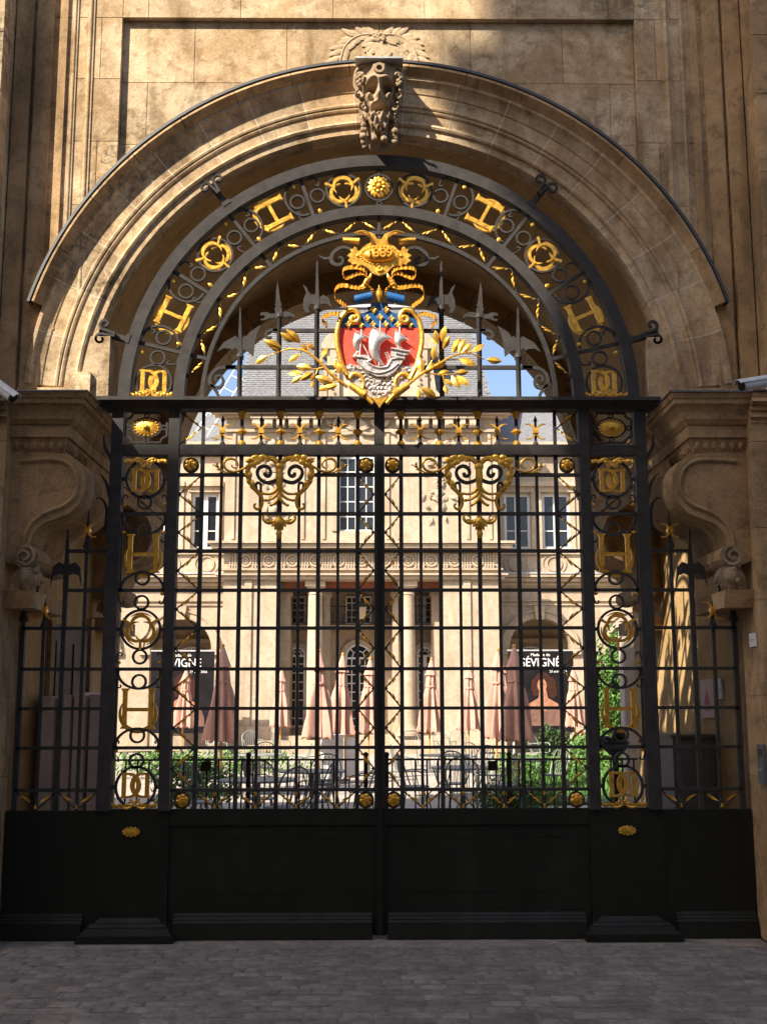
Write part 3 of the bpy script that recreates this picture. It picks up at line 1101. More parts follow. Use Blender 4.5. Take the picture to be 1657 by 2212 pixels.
# ------------------------------------------------------------------ the two leaves
VW2 = lambda zx, zy: ((600 + zx / 1.8411) / 1.7079, (1450 + zy / 1.8411) / 1.7079)
for s, side in ((-1, 'left'), (1, 'right')):
    leaf = thing('gate_leaf', 'black iron %s gate leaf with square grid, gilt heart scroll and solid lower panel' % side, 'gate', (s * 0.74, 0, 0), 'iron gate leaves')
    for i, x in enumerate(BX):
        w2 = 0.0145 if i % 2 == 0 else 0.0105
        MB().box(s * x - w2, s * x + w2, -w2, w2, ZP, 3.11 if i in (3, 5) else 3.41).build('bar', 'iron', leaf)
    for z in HB:
        for x0, x1 in ([(0.036, 1.475)] if z < 3.2 else [(0.036, 0.50), (0.965, 1.475)]):
            a, b = sorted((s * x0, s * x1))
            MB().box(a, b, -0.019, 0.019, z - 0.0115, z + 0.0115).build('cross_bar', 'iron', leaf)
    a, b = sorted((s * 0.0015, s * 0.038))
    MB().box(a, b, -0.04, 0.03, ZP + 0.013, 3.405).build('meeting_stile', 'iron', leaf)
    MB().box(a, b, -0.022, 0.03, 0.02, ZP - 0.101).build('lower_stile', 'iron_panel', leaf)
    # solid panel with frame and plinth moulding
    a, b = sorted((s * 0.003, s * 1.47))
    pan = MB().box(a, b, -0.012, 0.03, 0.022, ZP).build('lower_panel', 'iron_panel', leaf)
    mb = MB()
    mb.box(a, b, -0.022, -0.011, ZP - 0.10, ZP + 0.012)
    for z0, z1 in ((0.675, 0.681), (0.30, 0.306)):
        c, d = sorted((s * 0.16, s * 1.31))
        mb.box(c, d, -0.0145, -0.011, z0, z1)
    mb.build('panel_frame', 'iron_panel', pan)
    mb = MB()
    for (y_, z0, z1) in ((-0.075, 0.004, 0.105), (-0.062, 0.108, 0.128), (-0.048, 0.131, 0.150), (-0.036, 0.153, 0.172)):
        c, d = sorted((s * (0.05), s * (1.43)))
        mb.frust((c, d, y_, 0.0), z0, (c + 0.01, d - 0.01, y_ + 0.012, 0.0), z1)
    mb.build('plinth_moulding', 'iron_panel', pan)
    if s > 0:
        MB().box(-0.016, 0.016, -0.05, -0.041, 0.03, 3.40).build('cover_strip', 'iron_panel', leaf)
    # thorn zigzags beside stile and hinge post
    zs = [3.25] + HB[1:]
    for xa, xb in ((0.040, 0.148), (1.472, 1.318)):
        for i in range(8):
            z0, z1 = HB[i], HB[i + 1]
            zm = (z0 + z1) / 2
            thorn(leaf, (s * xb, z0 - 0.012), (s * xa, zm), flip=s if xa < xb else -s)
            thorn(leaf, (s * xb, z1 + 0.012), (s * xa, zm), flip=-s if xa < xb else s)
            mb = MB()
            d = 0.022 if xa < xb else -0.022
            mb.prism([(s * xa, zm - 0.014), (s * (xa + d), zm), (s * xa, zm + 0.014)], -0.012, 0.006)
            mb.build('thorn_spur', 'iron', leaf)
    # bottom row of thorny V shapes and buds
    for k in range(0, 8, 2):
        x0, x1 = BX[k] + 0.014, BX[k + 2] - 0.014
        xm = (x0 + x1) / 2
        for xx in (x0, x1):
            thorn(leaf, (s * xx, 0.985), (s * xm, ZP + 0.014), flip=(1 if (xx < xm) else -1) * s, k=0.5)
        mb = MB()
        mb.lathe([(0.010, 0), (0.012, 0.010), (0.002, 0.032)], (s * xm, -0.01, ZP + 0.013), 6)
        mb.lathe([(0.002, 0), (0.012, 0.022), (0.010, 0.032)], (s * xm, -0.018, 0.955), 6)
        mb.build('bud', 'gold', leaf, True)
    # corner rosettes
    for x in (0.098, 1.388):
        for z in (3.338, 0.930):
            fr_ = MB()
            ring(fr_, s * x, z, 0.058, 0.012)
            fo = fr_.build('rosette_ring', 'iron', leaf)
            mb = MB()
            rosette(mb, s * x, z, 0.050, -0.014, 6)
            mb.lathe([(0.048, 0), (0.048, 0.008)], (s * x, -0.010, z), 14, 'Y')
            mb.build('rosette', 'gold', fo, True)

    # gilt heart-shaped scroll hung on the middle bar
    XC = at(*VW2(780, 560))[0]

    def L(pts):
        out = []
        for zx, zy in pts:
            X, Z = at(*VW2(zx, zy))
            out.append((X - XC, Z))
        return out
    xb = s * BX[4]
    orn = MB().box(xb - 0.018, xb + 0.018, -0.03, -0.012, 2.72, 3.36).build('heart_scroll', 'iron', leaf)
    for q in (-1, 1):
        def G(pts, y=-0.03, n=5):
            return [(xb + q * -x, y, z) for x, z in bez(L(pts), n)]
        mb = MB()
        c1 = G([(765, 480), (735, 455), (690, 448), (630, 458), (585, 490), (562, 540), (570, 590), (595, 640), (620, 665), (648, 700), (662, 735), (655, 775), (635, 795), (612, 785), (608, 765), (622, 757)])
        mb.tube(c1, taper(len(c1), 0.020, 0.017, 0.007), 7)
        for (b0, t0, w_) in (((700, 450), (640, 435), .03), ((650, 452), (590, 440), .035), ((610, 470), (545, 470), .036), ((585, 500), (545, 520), .034), ((570, 540), (548, 575), .03), ((575, 580), (565, 625), .028), ((590, 620), (590, 660), .024),
                             ((640, 460), (650, 490), .026), ((600, 490), (620, 520), .026), ((540, 450), (620, 470), .02), ((720, 452), (680, 470), .03), ((690, 447), (640, 470), .032), ((665, 452), (600, 500), .036), ((620, 462), (575, 520), .036), ((575, 530), (580, 600), .034), ((585, 590), (610, 650), .03)):
            (xa, za), (xt, ztt) = L([b0])[0], L([t0])[0]
            mb.leaf((xb - q * xa, -0.034, za), (xb - q * xt, -0.045, ztt), w_ * 1.25, (0, -1, 0), 0.15)
        mb.build('acanthus_scroll', 'gold', orn, True)
        mb = MB()
        c2 = [(x, z) for x, y_, z in G([(775, 585), (735, 605), (690, 612), (648, 590), (628, 550), (640, 515), (675, 500), (708, 515), (718, 548), (703, 568), (682, 562), (680, 545)])]
        mb.stroke(c2, 0.024, -0.034, -0.004)
        c3 = [(x, z) for x, y_, z in G([(622, 650), (618, 625), (632, 612), (650, 625), (650, 680), (650, 790)])]
        mb.stroke(c3, 0.017, -0.026, 0.0)
        mb.build('iron_scroll', 'iron', orn)
        mb = MB()
        for pts in ([(780, 600), (760, 660), (720, 690), (665, 690)], [(782, 630), (765, 690), (725, 725), (685, 735)], [(784, 660), (772, 720), (745, 755), (722, 768)]):
            c = G(pts, -0.038)
            mb.tube(c, taper(len(c), 0.015, 0.013, 0.009), 6)
            mb.ball(c[-1], 0.014, 0.013, 0.012, 7, 5)
        c = G([(668, 838), (672, 865), (700, 885), (735, 880), (778, 850)], -0.034)
        mb.tube(c, taper(len(c), 0.010, 0.016, 0.014), 6)
        mb.stroke([(xb - q * (x), z) for x, z in bez(L([(668, 838), (690, 835), (712, 850), (705, 868), (690, 862)]), 5)], 0.010, -0.042, -0.024)
        for b0, t0 in (((760, 880), (725, 915)), ((770, 890), (745, 935)), ((750, 870), (690, 890))):
            (xa, za), (xt, ztt) = L([b0])[0], L([t0])[0]
            mb.leaf((xb - q * xa, -0.034, za), (xb - q * xt, -0.045, ztt), 0.03, (0, -1, 0), 0.15)
        mb.build('palmette_feather', 'gold', orn, True)
        # side tendril
        mb = MB()
        c = G([(552, 505), (520, 525), (470, 540), (420, 525), (402, 490), (415, 460), (450, 450), (485, 465), (495, 495), (478, 512), (458, 505), (455, 490)], -0.022)
        mb.tube(c, taper(len(c), 0.010, 0.011, 0.005), 6)
        c = G([(470, 540), (420, 545), (380, 520), (350, 505), (330, 490), (322, 500)], -0.02)
        mb.tube(c, taper(len(c), 0.007, 0.006, 0.003), 6)
        for b0, t0 in (((400, 535), (370, 545)), ((370, 515), (345, 480)), ((385, 525), (350, 525)), ((355, 505), (360, 470))):
            (xa, za), (xt, ztt) = L([b0])[0], L([t0])[0]
            mb.leaf((xb - q * xa, -0.022, za), (xb - q * xt, -0.028, ztt), 0.016, (0, -1, 0), 0.1)
        mb.build('tendril', 'gold', orn, True)
    mb = MB()
    zc_ = L([(785, 510)])[0][1]
    mb.ball((xb, -0.048, zc_), 0.034, 0.024, 0.034, 12, 8)
    for i in range(7):
        a = rad(20 + 140 * i / 6)
        mb.leaf((xb + 0.006 * cos(a), -0.052, zc_), (xb + 0.036 * cos(a), -0.058, zc_ + 0.034 * sin(a)), 0.014, (0, -1, 0), 0.1)
    mb.tube([(xb, -0.044, zc_ - 0.01), (xb, -0.050, zc_ - 0.08), (xb, -0.040, zc_ - 0.16), (xb, -0.034, zc_ - 0.23)], [0.024, 0.028, 0.020, 0.008], 8)
    mb.build('palmette', 'gold', orn, True)
    mb = MB()
    z1 = L([(780, 850)])[0][1]
    mb.box(xb - 0.018, xb + 0.018, -0.045, -0.02, z1 - 0.008, z1 + 0.012)
    mb.lathe([(0.008, -0.160), (0.024, -0.12), (0.015, -0.09), (0.038, -0.06), (0.042, -0.03), (0.022, 0.0)], (xb, -0.03, z1), 8)
    mb.leaf((xb, -0.05, z1 - 0.02), (xb - 0.03, -0.05, z1 - 0.10), 0.03)
    mb.leaf((xb, -0.05, z1 - 0.02), (xb + 0.03, -0.05, z1 - 0.10), 0.03)
    mb.build('pendant', 'gold', orn, True)

# ------------------------------------------------------------------ openwork piers with monograms
for s, side in ((-1, 'left'), (1, 'right')):
    pier = thing('gate_pier', 'openwork iron gate pier of gilt monograms on the %s' % side, 'gate pier', (s * 1.72, 0, 0), 'openwork iron gate piers')
    for x0, x1, n_ in ((1.888, 1.985, 'outer'), (1.475, 1.552, 'inner')):
        a, b = sorted((s * x0, s * x1))
        if n_ == 'outer':
            MB().frust((a, b, -0.05, 0.05), ZP, (a + (0.012 if s < 0 else 0), b - (0.012 if s > 0 else 0), -0.05, 0.05), 3.752).build('post', 'iron', pier)
        else:
            MB().box(a, b, -0.05, 0.05, ZP, 3.752).build('post', 'iron', pier)
    xc = s * 1.72
    tfs = lambda z: (lambda u, v: (xc + u, z + v))
    for z in (2.975, 2.413, 1.847, 1.293):
        MB().box(xc - 0.17, xc + 0.17, -0.013, 0.013, z - 0.012, z + 0.012).build('cross_bar', 'iron', pier)
    MB().box(xc - 0.17, xc + 0.17, -0.04, 0.04, 3.412, 3.488).build('cross_rail', 'iron', pier)
    for z in (3.062, 2.862, 2.503, 2.325, 1.935, 1.757, 1.380, 1.203):
        mb = MB()
        ring(mb, xc, z, 0.056, 0.015)
        mb.build('ring', 'iron', pier)
    for z, kind in ((3.235, 'dd'), (2.683, 'h'), (2.130, 'm'), (1.568, 'h'), (1.022, 'dd')):
        if kind == 'h':
            for q in (1, -1):
                mb = MB()
                pts = [(xc + 0.155 * cos(rad(a)), z + q * 0.265 - q * 0.125 * sin(rad(a))) for a in range(0, 181, 12)]
                mb.stroke(pts, 0.017, -0.0125, 0.0125)
                for r_ in (-1, 1):
                    mb.box(xc + r_ * 0.155 - 0.012, xc + r_ * 0.155 + 0.012, -0.013, 0.013, z + q * 0.265 - 0.012, z + q * 0.265 + 0.012)
                f_ = mb.build('cusped_frame', 'iron', pier)
            monogram_h(tfs(z), f_, 0.285, 0.245)
            for r_ in (-1, 1):
                x = xc + r_ * 0.158
                MB().box(x - 0.006, x + 0.006, -0.008, 0.008, z - 0.26, z + 0.26).build('slender_bar', 'iron', pier)
        else:
            mb = MB()
            ring(mb, xc, z, 0.148, 0.017, n=36)
            for r_ in (-1, 1):
                mb.box(min(xc + r_ * 0.146, xc + r_ * 0.17), max(xc + r_ * 0.146, xc + r_ * 0.17), -0.011, 0.011, z - 0.013, z + 0.013)
            f_ = mb.build('roundel', 'iron', pier)
            if kind == 'dd':
                monogram_dd(tfs(z + (-0.01 if z > 2 else 0.012)), f_)
            else:
                monogram_moons(tfs(z), f_)
    acanthus(pier, xc, 3.375, 0.150, -1)
    acanthus(pier, xc, 0.885, 0.150, 1)
    # little hooked spurs on the posts
    for z in (3.10, 2.78, 2.33, 1.95, 1.73, 1.33, 1.22):
        up = 1 if z in (3.10, 1.95, 1.33) else -1
        for r_ in (-1, 1):
            mb = MB()
            xr = xc + r_ * 0.168
            pts = [(xr, z - up * 0.05), (xr - r_ * 0.012, z), (xr - r_ * 0.018, z + up * 0.012), (xr - r_ * 0.034, z + up * 0.014), (xr - r_ * 0.040, z), (xr - r_ * 0.032, z - up * 0.006)]
            mb.stroke(bez(pts, 3), 0.009, -0.009, 0.009)
            mb.build('hooked_spur', 'iron', pier)
            mb = MB()
            zz = z - up * 0.055
            mb.leaf((xr, -0.006, zz), (xr - r_ * 0.038, -0.01, zz - up * 0.004), 0.026)
            mb.build('bud', 'gold', pier, True)
    # rosette panel below the cornice
    zr = 3.618
    mb = MB()
    w_, h_, c_ = 0.150, 0.112, 0.045
    outl = []
    for (qx, qz, a0) in ((1, 1, 270), (-1, 1, 360), (-1, -1, 90), (1, -1, 180)):
        cxx, czz = xc + qx * w_, zr + qz * h_
        seg = []
        for i in range(7):
            a = rad(a0 - 90 * i / 6)
            seg.append((cxx + c_ * cos(a), czz + c_ * sin(a)))
        outl += seg
    mb.stroke(outl, 0.015, -0.030, -0.012, True)
    mb.arc(0.070, 0.080, 0, 360, -0.030, -0.010, xc, zr, 32, 1.42, 0.98)
    for (dx, dz) in ((0.128, 0), (-0.128, 0), (0, 0.090), (0, -0.090)):
        ring(mb, xc + dx, zr + dz, 0.021, 0.010, -0.030, -0.012, 14)
    f_ = mb.build('rosette_frame', 'iron', pier)
    mb = MB()
    for i in range(18):
        a = 2 * PI * i / 18
        ex, ez = 0.062 * 1.45 * cos(a), 0.062 * sin(a)
        mb.leaf((xc + ex * 0.25, -0.040, zr + ez * 0.25), (xc + ex * 1.08, -0.022, zr + ez * 1.08), 0.026, (0, -1, 0), 0.06, 0.008)
        mb.ball((xc + ex, -0.024, zr + ez), 0.011, 0.012, 0.010, 7, 5)
    mb.lathe([(0.060, 0), (0.060, 0.01)], (xc, -0.020, zr), 20, 'Y', 1.4, 1.0)
    mb.ball((xc, -0.036, zr), 0.026, 0.020, 0.020, 12, 6)
    mb.ball((xc, -0.050, zr), 0.013, 0.012, 0.010, 10, 6)
    mb.build('rosette', 'gold', f_, True)
    # flame-like hooks on the street side of the post
    for (p, wv) in (([(246, 1000), (238, 985), (228, 965), (226, 945), (229, 938)], 0.022), ([(238, 1075), (233, 1050), (224, 1032), (215, 1022)], 0.020), ([(228, 1150), (232, 1110), (228, 1088), (218, 1076), (210, 1078)], 0.020)):
        q = bez([at(x, y) for x, y in p], 5)
        q = [(s * -x, z) for x, z in q]
        MB().stroke(q, taper(len(q), wv * 1.2, wv, 0.004), -0.012, 0.012).build('flame_hook', 'iron', pier)
    # solid foot
    a, b = sorted((s * 1.474, s * 1.988))
    foot = MB().box(a, b, -0.026, 0.045, 0.1, ZP + 0.012).build('lower_panel', 'iron_panel', pier)
    mb = MB()
    ca, cb = sorted((s * 1.40, s * 2.06))
    for (g_, y_, z0, g2, y2, z1) in ((0.0, -0.19, 0.0, 0.0, -0.19, 0.045), (0.015, -0.175, 0.047, 0.05, -0.12, 0.088), (0.06, -0.10, 0.090, 0.07, -0.085, 0.112), (0.10, -0.07, 0.114, 0.13, -0.045, 0.145)):
        mb.frust((ca + g_, cb - g_, y_, 0.05), z0, (ca + g2, cb - g2, y2, 0.05), z1)
    mb.build('plinth', 'iron_panel', pier)
    mb = MB()
    zz = at(291, 1796)[1]
    mb.lathe([(0.050, 0), (0.046, -0.012), (0.0, -0.018)], (s * 1.735, -0.027, zz), 18, 'Y', 1.0, 0.55)
    for i in range(12):
        a = 2 * PI * i / 12
        mb.ball((s * 1.735 + 0.054 * cos(a), -0.031, zz + 0.028 * sin(a)), 0.012, 0.010, 0.009, 6, 4)
    mb.build('maker_plate', 'gold', foot, True)

# ------------------------------------------------------------------ side grilles
for s, side in ((-1, 'left'), (1, 'right')):
    gr = thing('side_grille', 'stepped black iron side grille between the %s gate pier and the stone wall' % side, 'grille', (s * 2.3, 0, 0), 'stepped side grilles')
    xs = [2.128, 2.271, 2.414, 2.565]
    tops = [2.80, 2.42, 2.17, 2.15]
    for i, (x, zt_) in enumerate(zip(xs, tops)):
        w_ = (0.012, 0.016, 0.012, 0.018)[i]
        MB().box(s * x - w_, s * x + w_, -w_, w_, ZP, zt_).build('bar', 'iron', gr)
    for z in (2.139, 1.847, 1.568, 1.293, 1.001):
        a, b = sorted((s * 1.985, s * 2.565))
        MB().box(a, b, -0.018, 0.018, z - 0.0115, z + 0.0115).build('cross_bar', 'iron', gr)
    for z, xo in ((2.413, 2.285), (2.70, 2.272)):
        a, b = sorted((s * 1.985, s * xo))
        MB().box(a, b, -0.018, 0.018, z - 0.0115, z + 0.0115).build('cross_bar', 'iron', gr)
    mb = MB()
    spear_tip(mb, s * 2.565, 2.15, 0.22, 0.032)
    mb.build('spear_point', 'iron', gr, True)
    mb = MB()
    mb.lathe([(0.028, 0), (0.03, 0.02), (0.014, 0.06), (0.012, 0.14), (0.0, 0.22)], (s * 2.414, 0, 2.14), 6)
    mb.build('spear_point', 'iron', gr, True)
    crescents_pair(gr, s * 2.414, 2.265, 0.060)
    q = bez([(s * 2.43, 2.27), (s * 2.47, 2.34), (s * 2.475, 2.42), (s * 2.45, 2.48), (s * 2.44, 2.53)], 5)
    MB().stroke(q, taper(len(q), 0.02, 0.018, 0.004), -0.012, 0.012).build('flame_hook', 'iron', gr)
    mb = MB()
    mb.lathe([(0.030, 0), (0.032, 0.02), (0.014, 0.07), (0.010, 0.2), (0.002, 0.30)], (s * 2.128, 0, 2.72), 6)
    mb.build('spear_point', 'iron', gr, True)
    crescents_pair(gr, s * 2.128, 2.85, 0.048)
    # axe head on the second bar
    mb = MB()
    xh = s * 2.271
    mb.prism([(xh - 0.02, 2.42), (xh + 0.02, 2.42), (xh + 0.018, 2.60), (xh + 0.006, 2.86), (xh - 0.006, 2.86), (xh - 0.018, 2.60)], -0.012, 0.012)
    for q in (-1, 1):
        pl = [(xh + q * 0.015, 2.52), (xh + q * 0.05, 2.535), (xh + q * 0.09, 2.52), (xh + q * 0.115, 2.44), (xh + q * 0.10, 2.58), (xh + q * 0.06, 2.62), (xh + q * 0.015, 2.60)]
        mb.prism(pl, -0.007, 0.007)
    mb.build('axe_head', 'iron', gr)
    for x0, x1 in ((2.0, 2.255), (2.287, 2.545)):
        xm = (x0 + x1) / 2
        q = bez([(s * x0, 0.985), (s * (x0 + 0.05), 0.93), (s * xm, 0.878), (s * (x1 - 0.05), 0.93), (s * x1, 0.985)], 5)
        MB().tube([(x, 0, z) for x, z in q], 0.006, 5).build('thorn_stem', 'iron', gr)
        for r_ in (-1, 1):
            MB().leaf((s * (xm + r_ * 0.11), -0.01, 0.965), (s * (xm + r_ * 0.03), -0.02, 0.918), 0.022, (0, -1, 0), -0.14).build('gilt_leaf', 'gold', gr, True)
        MB().lathe([(0.011, 0), (0.011, 0.01), (0.002, 0.03)], (s * xm, -0.012, 0.875), 6).build('bud', 'gold', gr, True)
    a, b = sorted((s * 1.986, s * 2.615))
    pan = MB().box(a, b, -0.02, 0.03, 0.0, ZP).build('lower_panel', 'iron_panel', gr)
    mb = MB()
    for (y_, z0, z1) in ((-0.075, 0.003, 0.105), (-0.062, 0.108, 0.128), (-0.048, 0.131, 0.150), (-0.036, 0.153, 0.172)):
        c, d = sorted((s * 2.05, s * 2.61))
        mb.frust((c, d, y_, 0.0), z0, (c + 0.01, d - 0.005, y_ + 0.012, 0.0), z1)
    mb.build('plinth_moulding', 'iron_panel', pan)

# ------------------------------------------------------------------ overthrow: cornice, gilt balustrade, two arches of monograms
ov = thing('gate_overthrow', 'arched iron overthrow with ring of gilt monograms and halberd crest above the leaves', 'overthrow', (0, 0, 3.41))
MB().frust((-2.02, 2.02, -0.07, 0.05), 3.752, (-2.06, 2.06, -0.13, 0.06), 3.80).build('cornice', 'iron', ov)
MB().box(-2.07, 2.07, -0.14, 0.06, 3.801, 3.828).build('cornice_top', 'iron', ov)
MB().box(-1.474, 1.474, -0.042, 0.04, 3.411, 3.489).build('rail', 'iron', ov)
MB().box(-0.038, 0.038, -0.045, 0.035, 3.489, 3.75).build('king_post', 'iron', ov)
for s in (-1, 1):
    for i, x in enumerate(BX):
        X = s * x
        if i == 8:
            MB().box(X - 0.012, X + 0.012, -0.012, 0.012, 3.489, 3.752).build('bar', 'iron', ov)
            thorn(ov, (s * 1.318, 3.62), (s * 1.47, 3.74), s)
            thorn(ov, (s * 1.318, 3.62), (s * 1.47, 3.50), -s)
            continue
        if i % 2 == 0:
            mb = MB()
            mb.lathe([(0.017, 0), (0.013, 0.05), (0.013, 0.20), (0.017, 0.255)], (X, 0, 3.492), 8)
            co = mb.build('colonnette', 'iron', ov, True)
            MB().lathe([(0.030, 0), (0.030, 0.015), (0.018, 0.032)], (X, 0, 3.4905), 8).build('gilt_collar', 'gold', co)
            MB().lathe([(0.012, -0.026), (0.042, 0), (0.012, 0.026)], (X, 0, 3.592), 4).build('gilt_collar', 'gold', co)
            MB().lathe([(0.016, 0), (0.026, 0.012), (0.022, 0.02), (0.034, 0.045), (0.034, 0.058)], (X, 0, 3.690), 8).build('gilt_collar', 'gold', co)
        else:
            mb = MB()
            mb.lathe([(0.024, 0), (0.022, 0.012), (0.010, 0.03), (0.009, 0.18), (0.016, 0.185), (0.002, 0.225)], (X, 0, 3.49), 8)
            sp = mb.build('spear', 'iron', ov, True)
            crescents_pair(sp, X, 3.592, 0.056)

for n_, R0, R1, yy in (('outer_ring', 1.852, 1.940, 0.045), ('inner_ring', 1.450, 1.532, 0.045), ('slender_ring', 1.305, 1.335, 0.018)):
    MB().arc(R0, R1, 0, 180, -yy, yy, 0, ZG, 72).build(n_, 'iron', ov, True, 30)


def polar(phi, R=1.69):
    p = rad(phi)
    return lambda u, v: ((R + v) * sin(p) + u * cos(p), ZG + (R + v) * cos(p) - u * sin(p))


for s in (-1, 1):
    for phi in (19, 38, 57, 76):
        mb = MB()
        mb.tf = polar(s * phi, 0)
        mb.box(-0.013, 0.013, -0.012, 0.012, 1.53, 1.854)
        mb.build('spoke', 'iron', ov)
        for d in (-2.75, 2.75):
            mb = MB()
            mb.tf = polar(s * (phi + d))
            ring(mb, 0, 0, 0.060, 0.014)
            mb.build('ring', 'iron', ov)
        # curled hooks hugging the spokes
        for (du, v0, v1) in ((1, -0.15, -0.09), (-1, 0.15, 0.09)):
            mb = MB()
            mb.tf = polar(s * (phi + du * 3.4))
            mb.stroke(bez([(-s * du * 0.05, v0), (0, v0 * 0.96), (s * du * 0.016, v1), (s * du * 0.004, v1 * 0.86), (-s * du * 0.012, v1)], 4), 0.010, -0.010, 0.010)
            mb.build('curled_hook', 'iron', ov)
            mb = MB()
            mb.tf = polar(s * (phi - du * 2.2))
            mb.leaf((0, -0.012, v0), (0, -0.016, v0 * 0.72), 0.03)
            mb.build('bud', 'gold', ov, True)
    for phi, kind in ((9.3, 'm'), (28.5, 'h'), (47.5, 'm'), (66.5, 'h'), (85.2, 'd')):
        mb = MB()
        mb.tf = polar(s * phi)
        if kind == 'h':
            for q in (-1, 1):
                pts = [(q * (0.235 - 0.118 * cos(rad(a))), 0.140 * sin(rad(a))) for a in range(-90, 91, 12)]
                mb = MB()
                mb.tf = polar(s * phi)
                mb.stroke(pts, 0.016, -0.013, 0.013)
                f_ = mb.build('cusped_frame', 'iron', ov)
            pf = polar(s * phi)
            monogram_h((lambda lx, ly, pf=pf: pf(ly, -lx)) if s < 0 else (lambda lx, ly, pf=pf: pf(-ly, lx)), f_, 0.225, 0.235)
        else:
            ring(mb, 0, 0, 0.140, 0.016, n=34)
            f_ = mb.build('roundel', 'iron', ov)
            if kind == 'm':
                p_ = monogram_moons(polar(s * phi), f_, 0.108)
            else:
                x_, z_ = polar(s * phi)(0, 0)
                monogram_dd(lambda u, v: (x_ + u, z_ + 0.005 + v), f_)
    acanthus(ov, s * 1.695, 3.858, 0.150, 1)
    # stays that tie the arch to the stone
    for phi in (37.0, 76.0):
        mb = MB()
        mb.tf = polar(s * phi, 1.94)
        mb.box(-0.019, 0.019, -0.03, 0.03, -0.01, 0.21)
        mb.box(-0.035, 0.035, -0.05, 0.05, -0.02, 0.012)
        for q in (-1, 1):
            mb.stroke([(q * 0.008, 0.09)] + [(q * x, z) for x, z in spiral(0.060, 0.185, 0.046, 0.012, 200, -160, 20)], 0.019, -0.07, -0.04)
        mb.build('wall_stay', 'iron', ov)
    # thorn zigzag between the inner and the slender ring
    nodes_o = [6.33 + 12.67 * k for k in range(7)]
    nodes_i = [12.67 * k for k in range(8)]
    for k in range(7):
        po = polar(s * nodes_o[k], 1.445)(0, 0)
        for ni in (k, k + 1):
            ph = nodes_i[ni]
            if ph > 88:
                continue
            pi_ = polar(s * ph, 1.34)(0, 0)
            thorn(ov, po, pi_, flip=(1 if ni == k else -1) * s)
        mb = MB()
        mb.ball((po[0], 0, po[1]), 0.018, 0.014, 0.018, 6, 4)
        mb.build('knot', 'iron', ov)
    for phi in (38, 76):
        mb = MB()
        mb.tf = polar(s * phi, 0)
        mb.box(-0.013, 0.013, -0.012, 0.012, 1.33, 1.452)
        mb.build('spoke', 'iron', ov)
mb = MB()
mb.box(-0.012, 0.012, -0.012, 0.012, ZG + 1.25, ZG + 1.452)
mb.build('spoke', 'iron', ov)
mb = MB()
mb.tf = polar(0)
ring(mb, 0, 0, 0.112, 0.014, n=30)
for v in (-0.130, 0.130):
    ring(mb, 0, v, 0.022, 0.010, n=12)
f_ = mb.build('roundel', 'iron', ov)
mb = MB()
x0, z0 = polar(0)(0, 0)
for i in range(8):
    a = 2 * PI * i / 8 + 0.2
    for da in (-0.16, 0.16):
        mb.leaf((x0 + 0.02 * cos(a), -0.028, z0 + 0.02 * sin(a)), (x0 + 0.092 * cos(a + da), -0.02, z0 + 0.092 * sin(a + da)), 0.040, (0, -1, 0), 0.10, 0.008)
    mb.ball((x0 + 0.04 * cos(a + 0.39), -0.035, z0 + 0.04 * sin(a + 0.39)), 0.014, 0.012, 0.014, 7, 5)
mb.ball((x0, -0.04, z0), 0.022, 0.018, 0.022, 10, 6)
mb.build('rosette', 'gold', f_, True)

# halberds, war hammers and spears standing on the cornice
VA = lambda zx, zy: ((350 + zx / 1.5064) / 1.7079, (550 + zy / 1.5064) / 1.7079)
VC = lambda zx, zy: ((1100 + zx / 2.7617) / 1.7079, (780 + zy / 2.7617) / 1.7079)
VB = lambda zx, zy: ((780 + zx / 3.314) / 1.7079, (1100 + zy / 3.314) / 1.7079)
VD = lambda zx, zy: ((1350 + zx / 1.5064) / 1.7079, (550 + zy / 1.5064) / 1.7079)


def wp(view, pts, Y=0.0):
    return [at(*view(*p), Y) for p in pts]


def mirror(P, s):
    return [(-s * x, z) for x, z in P]


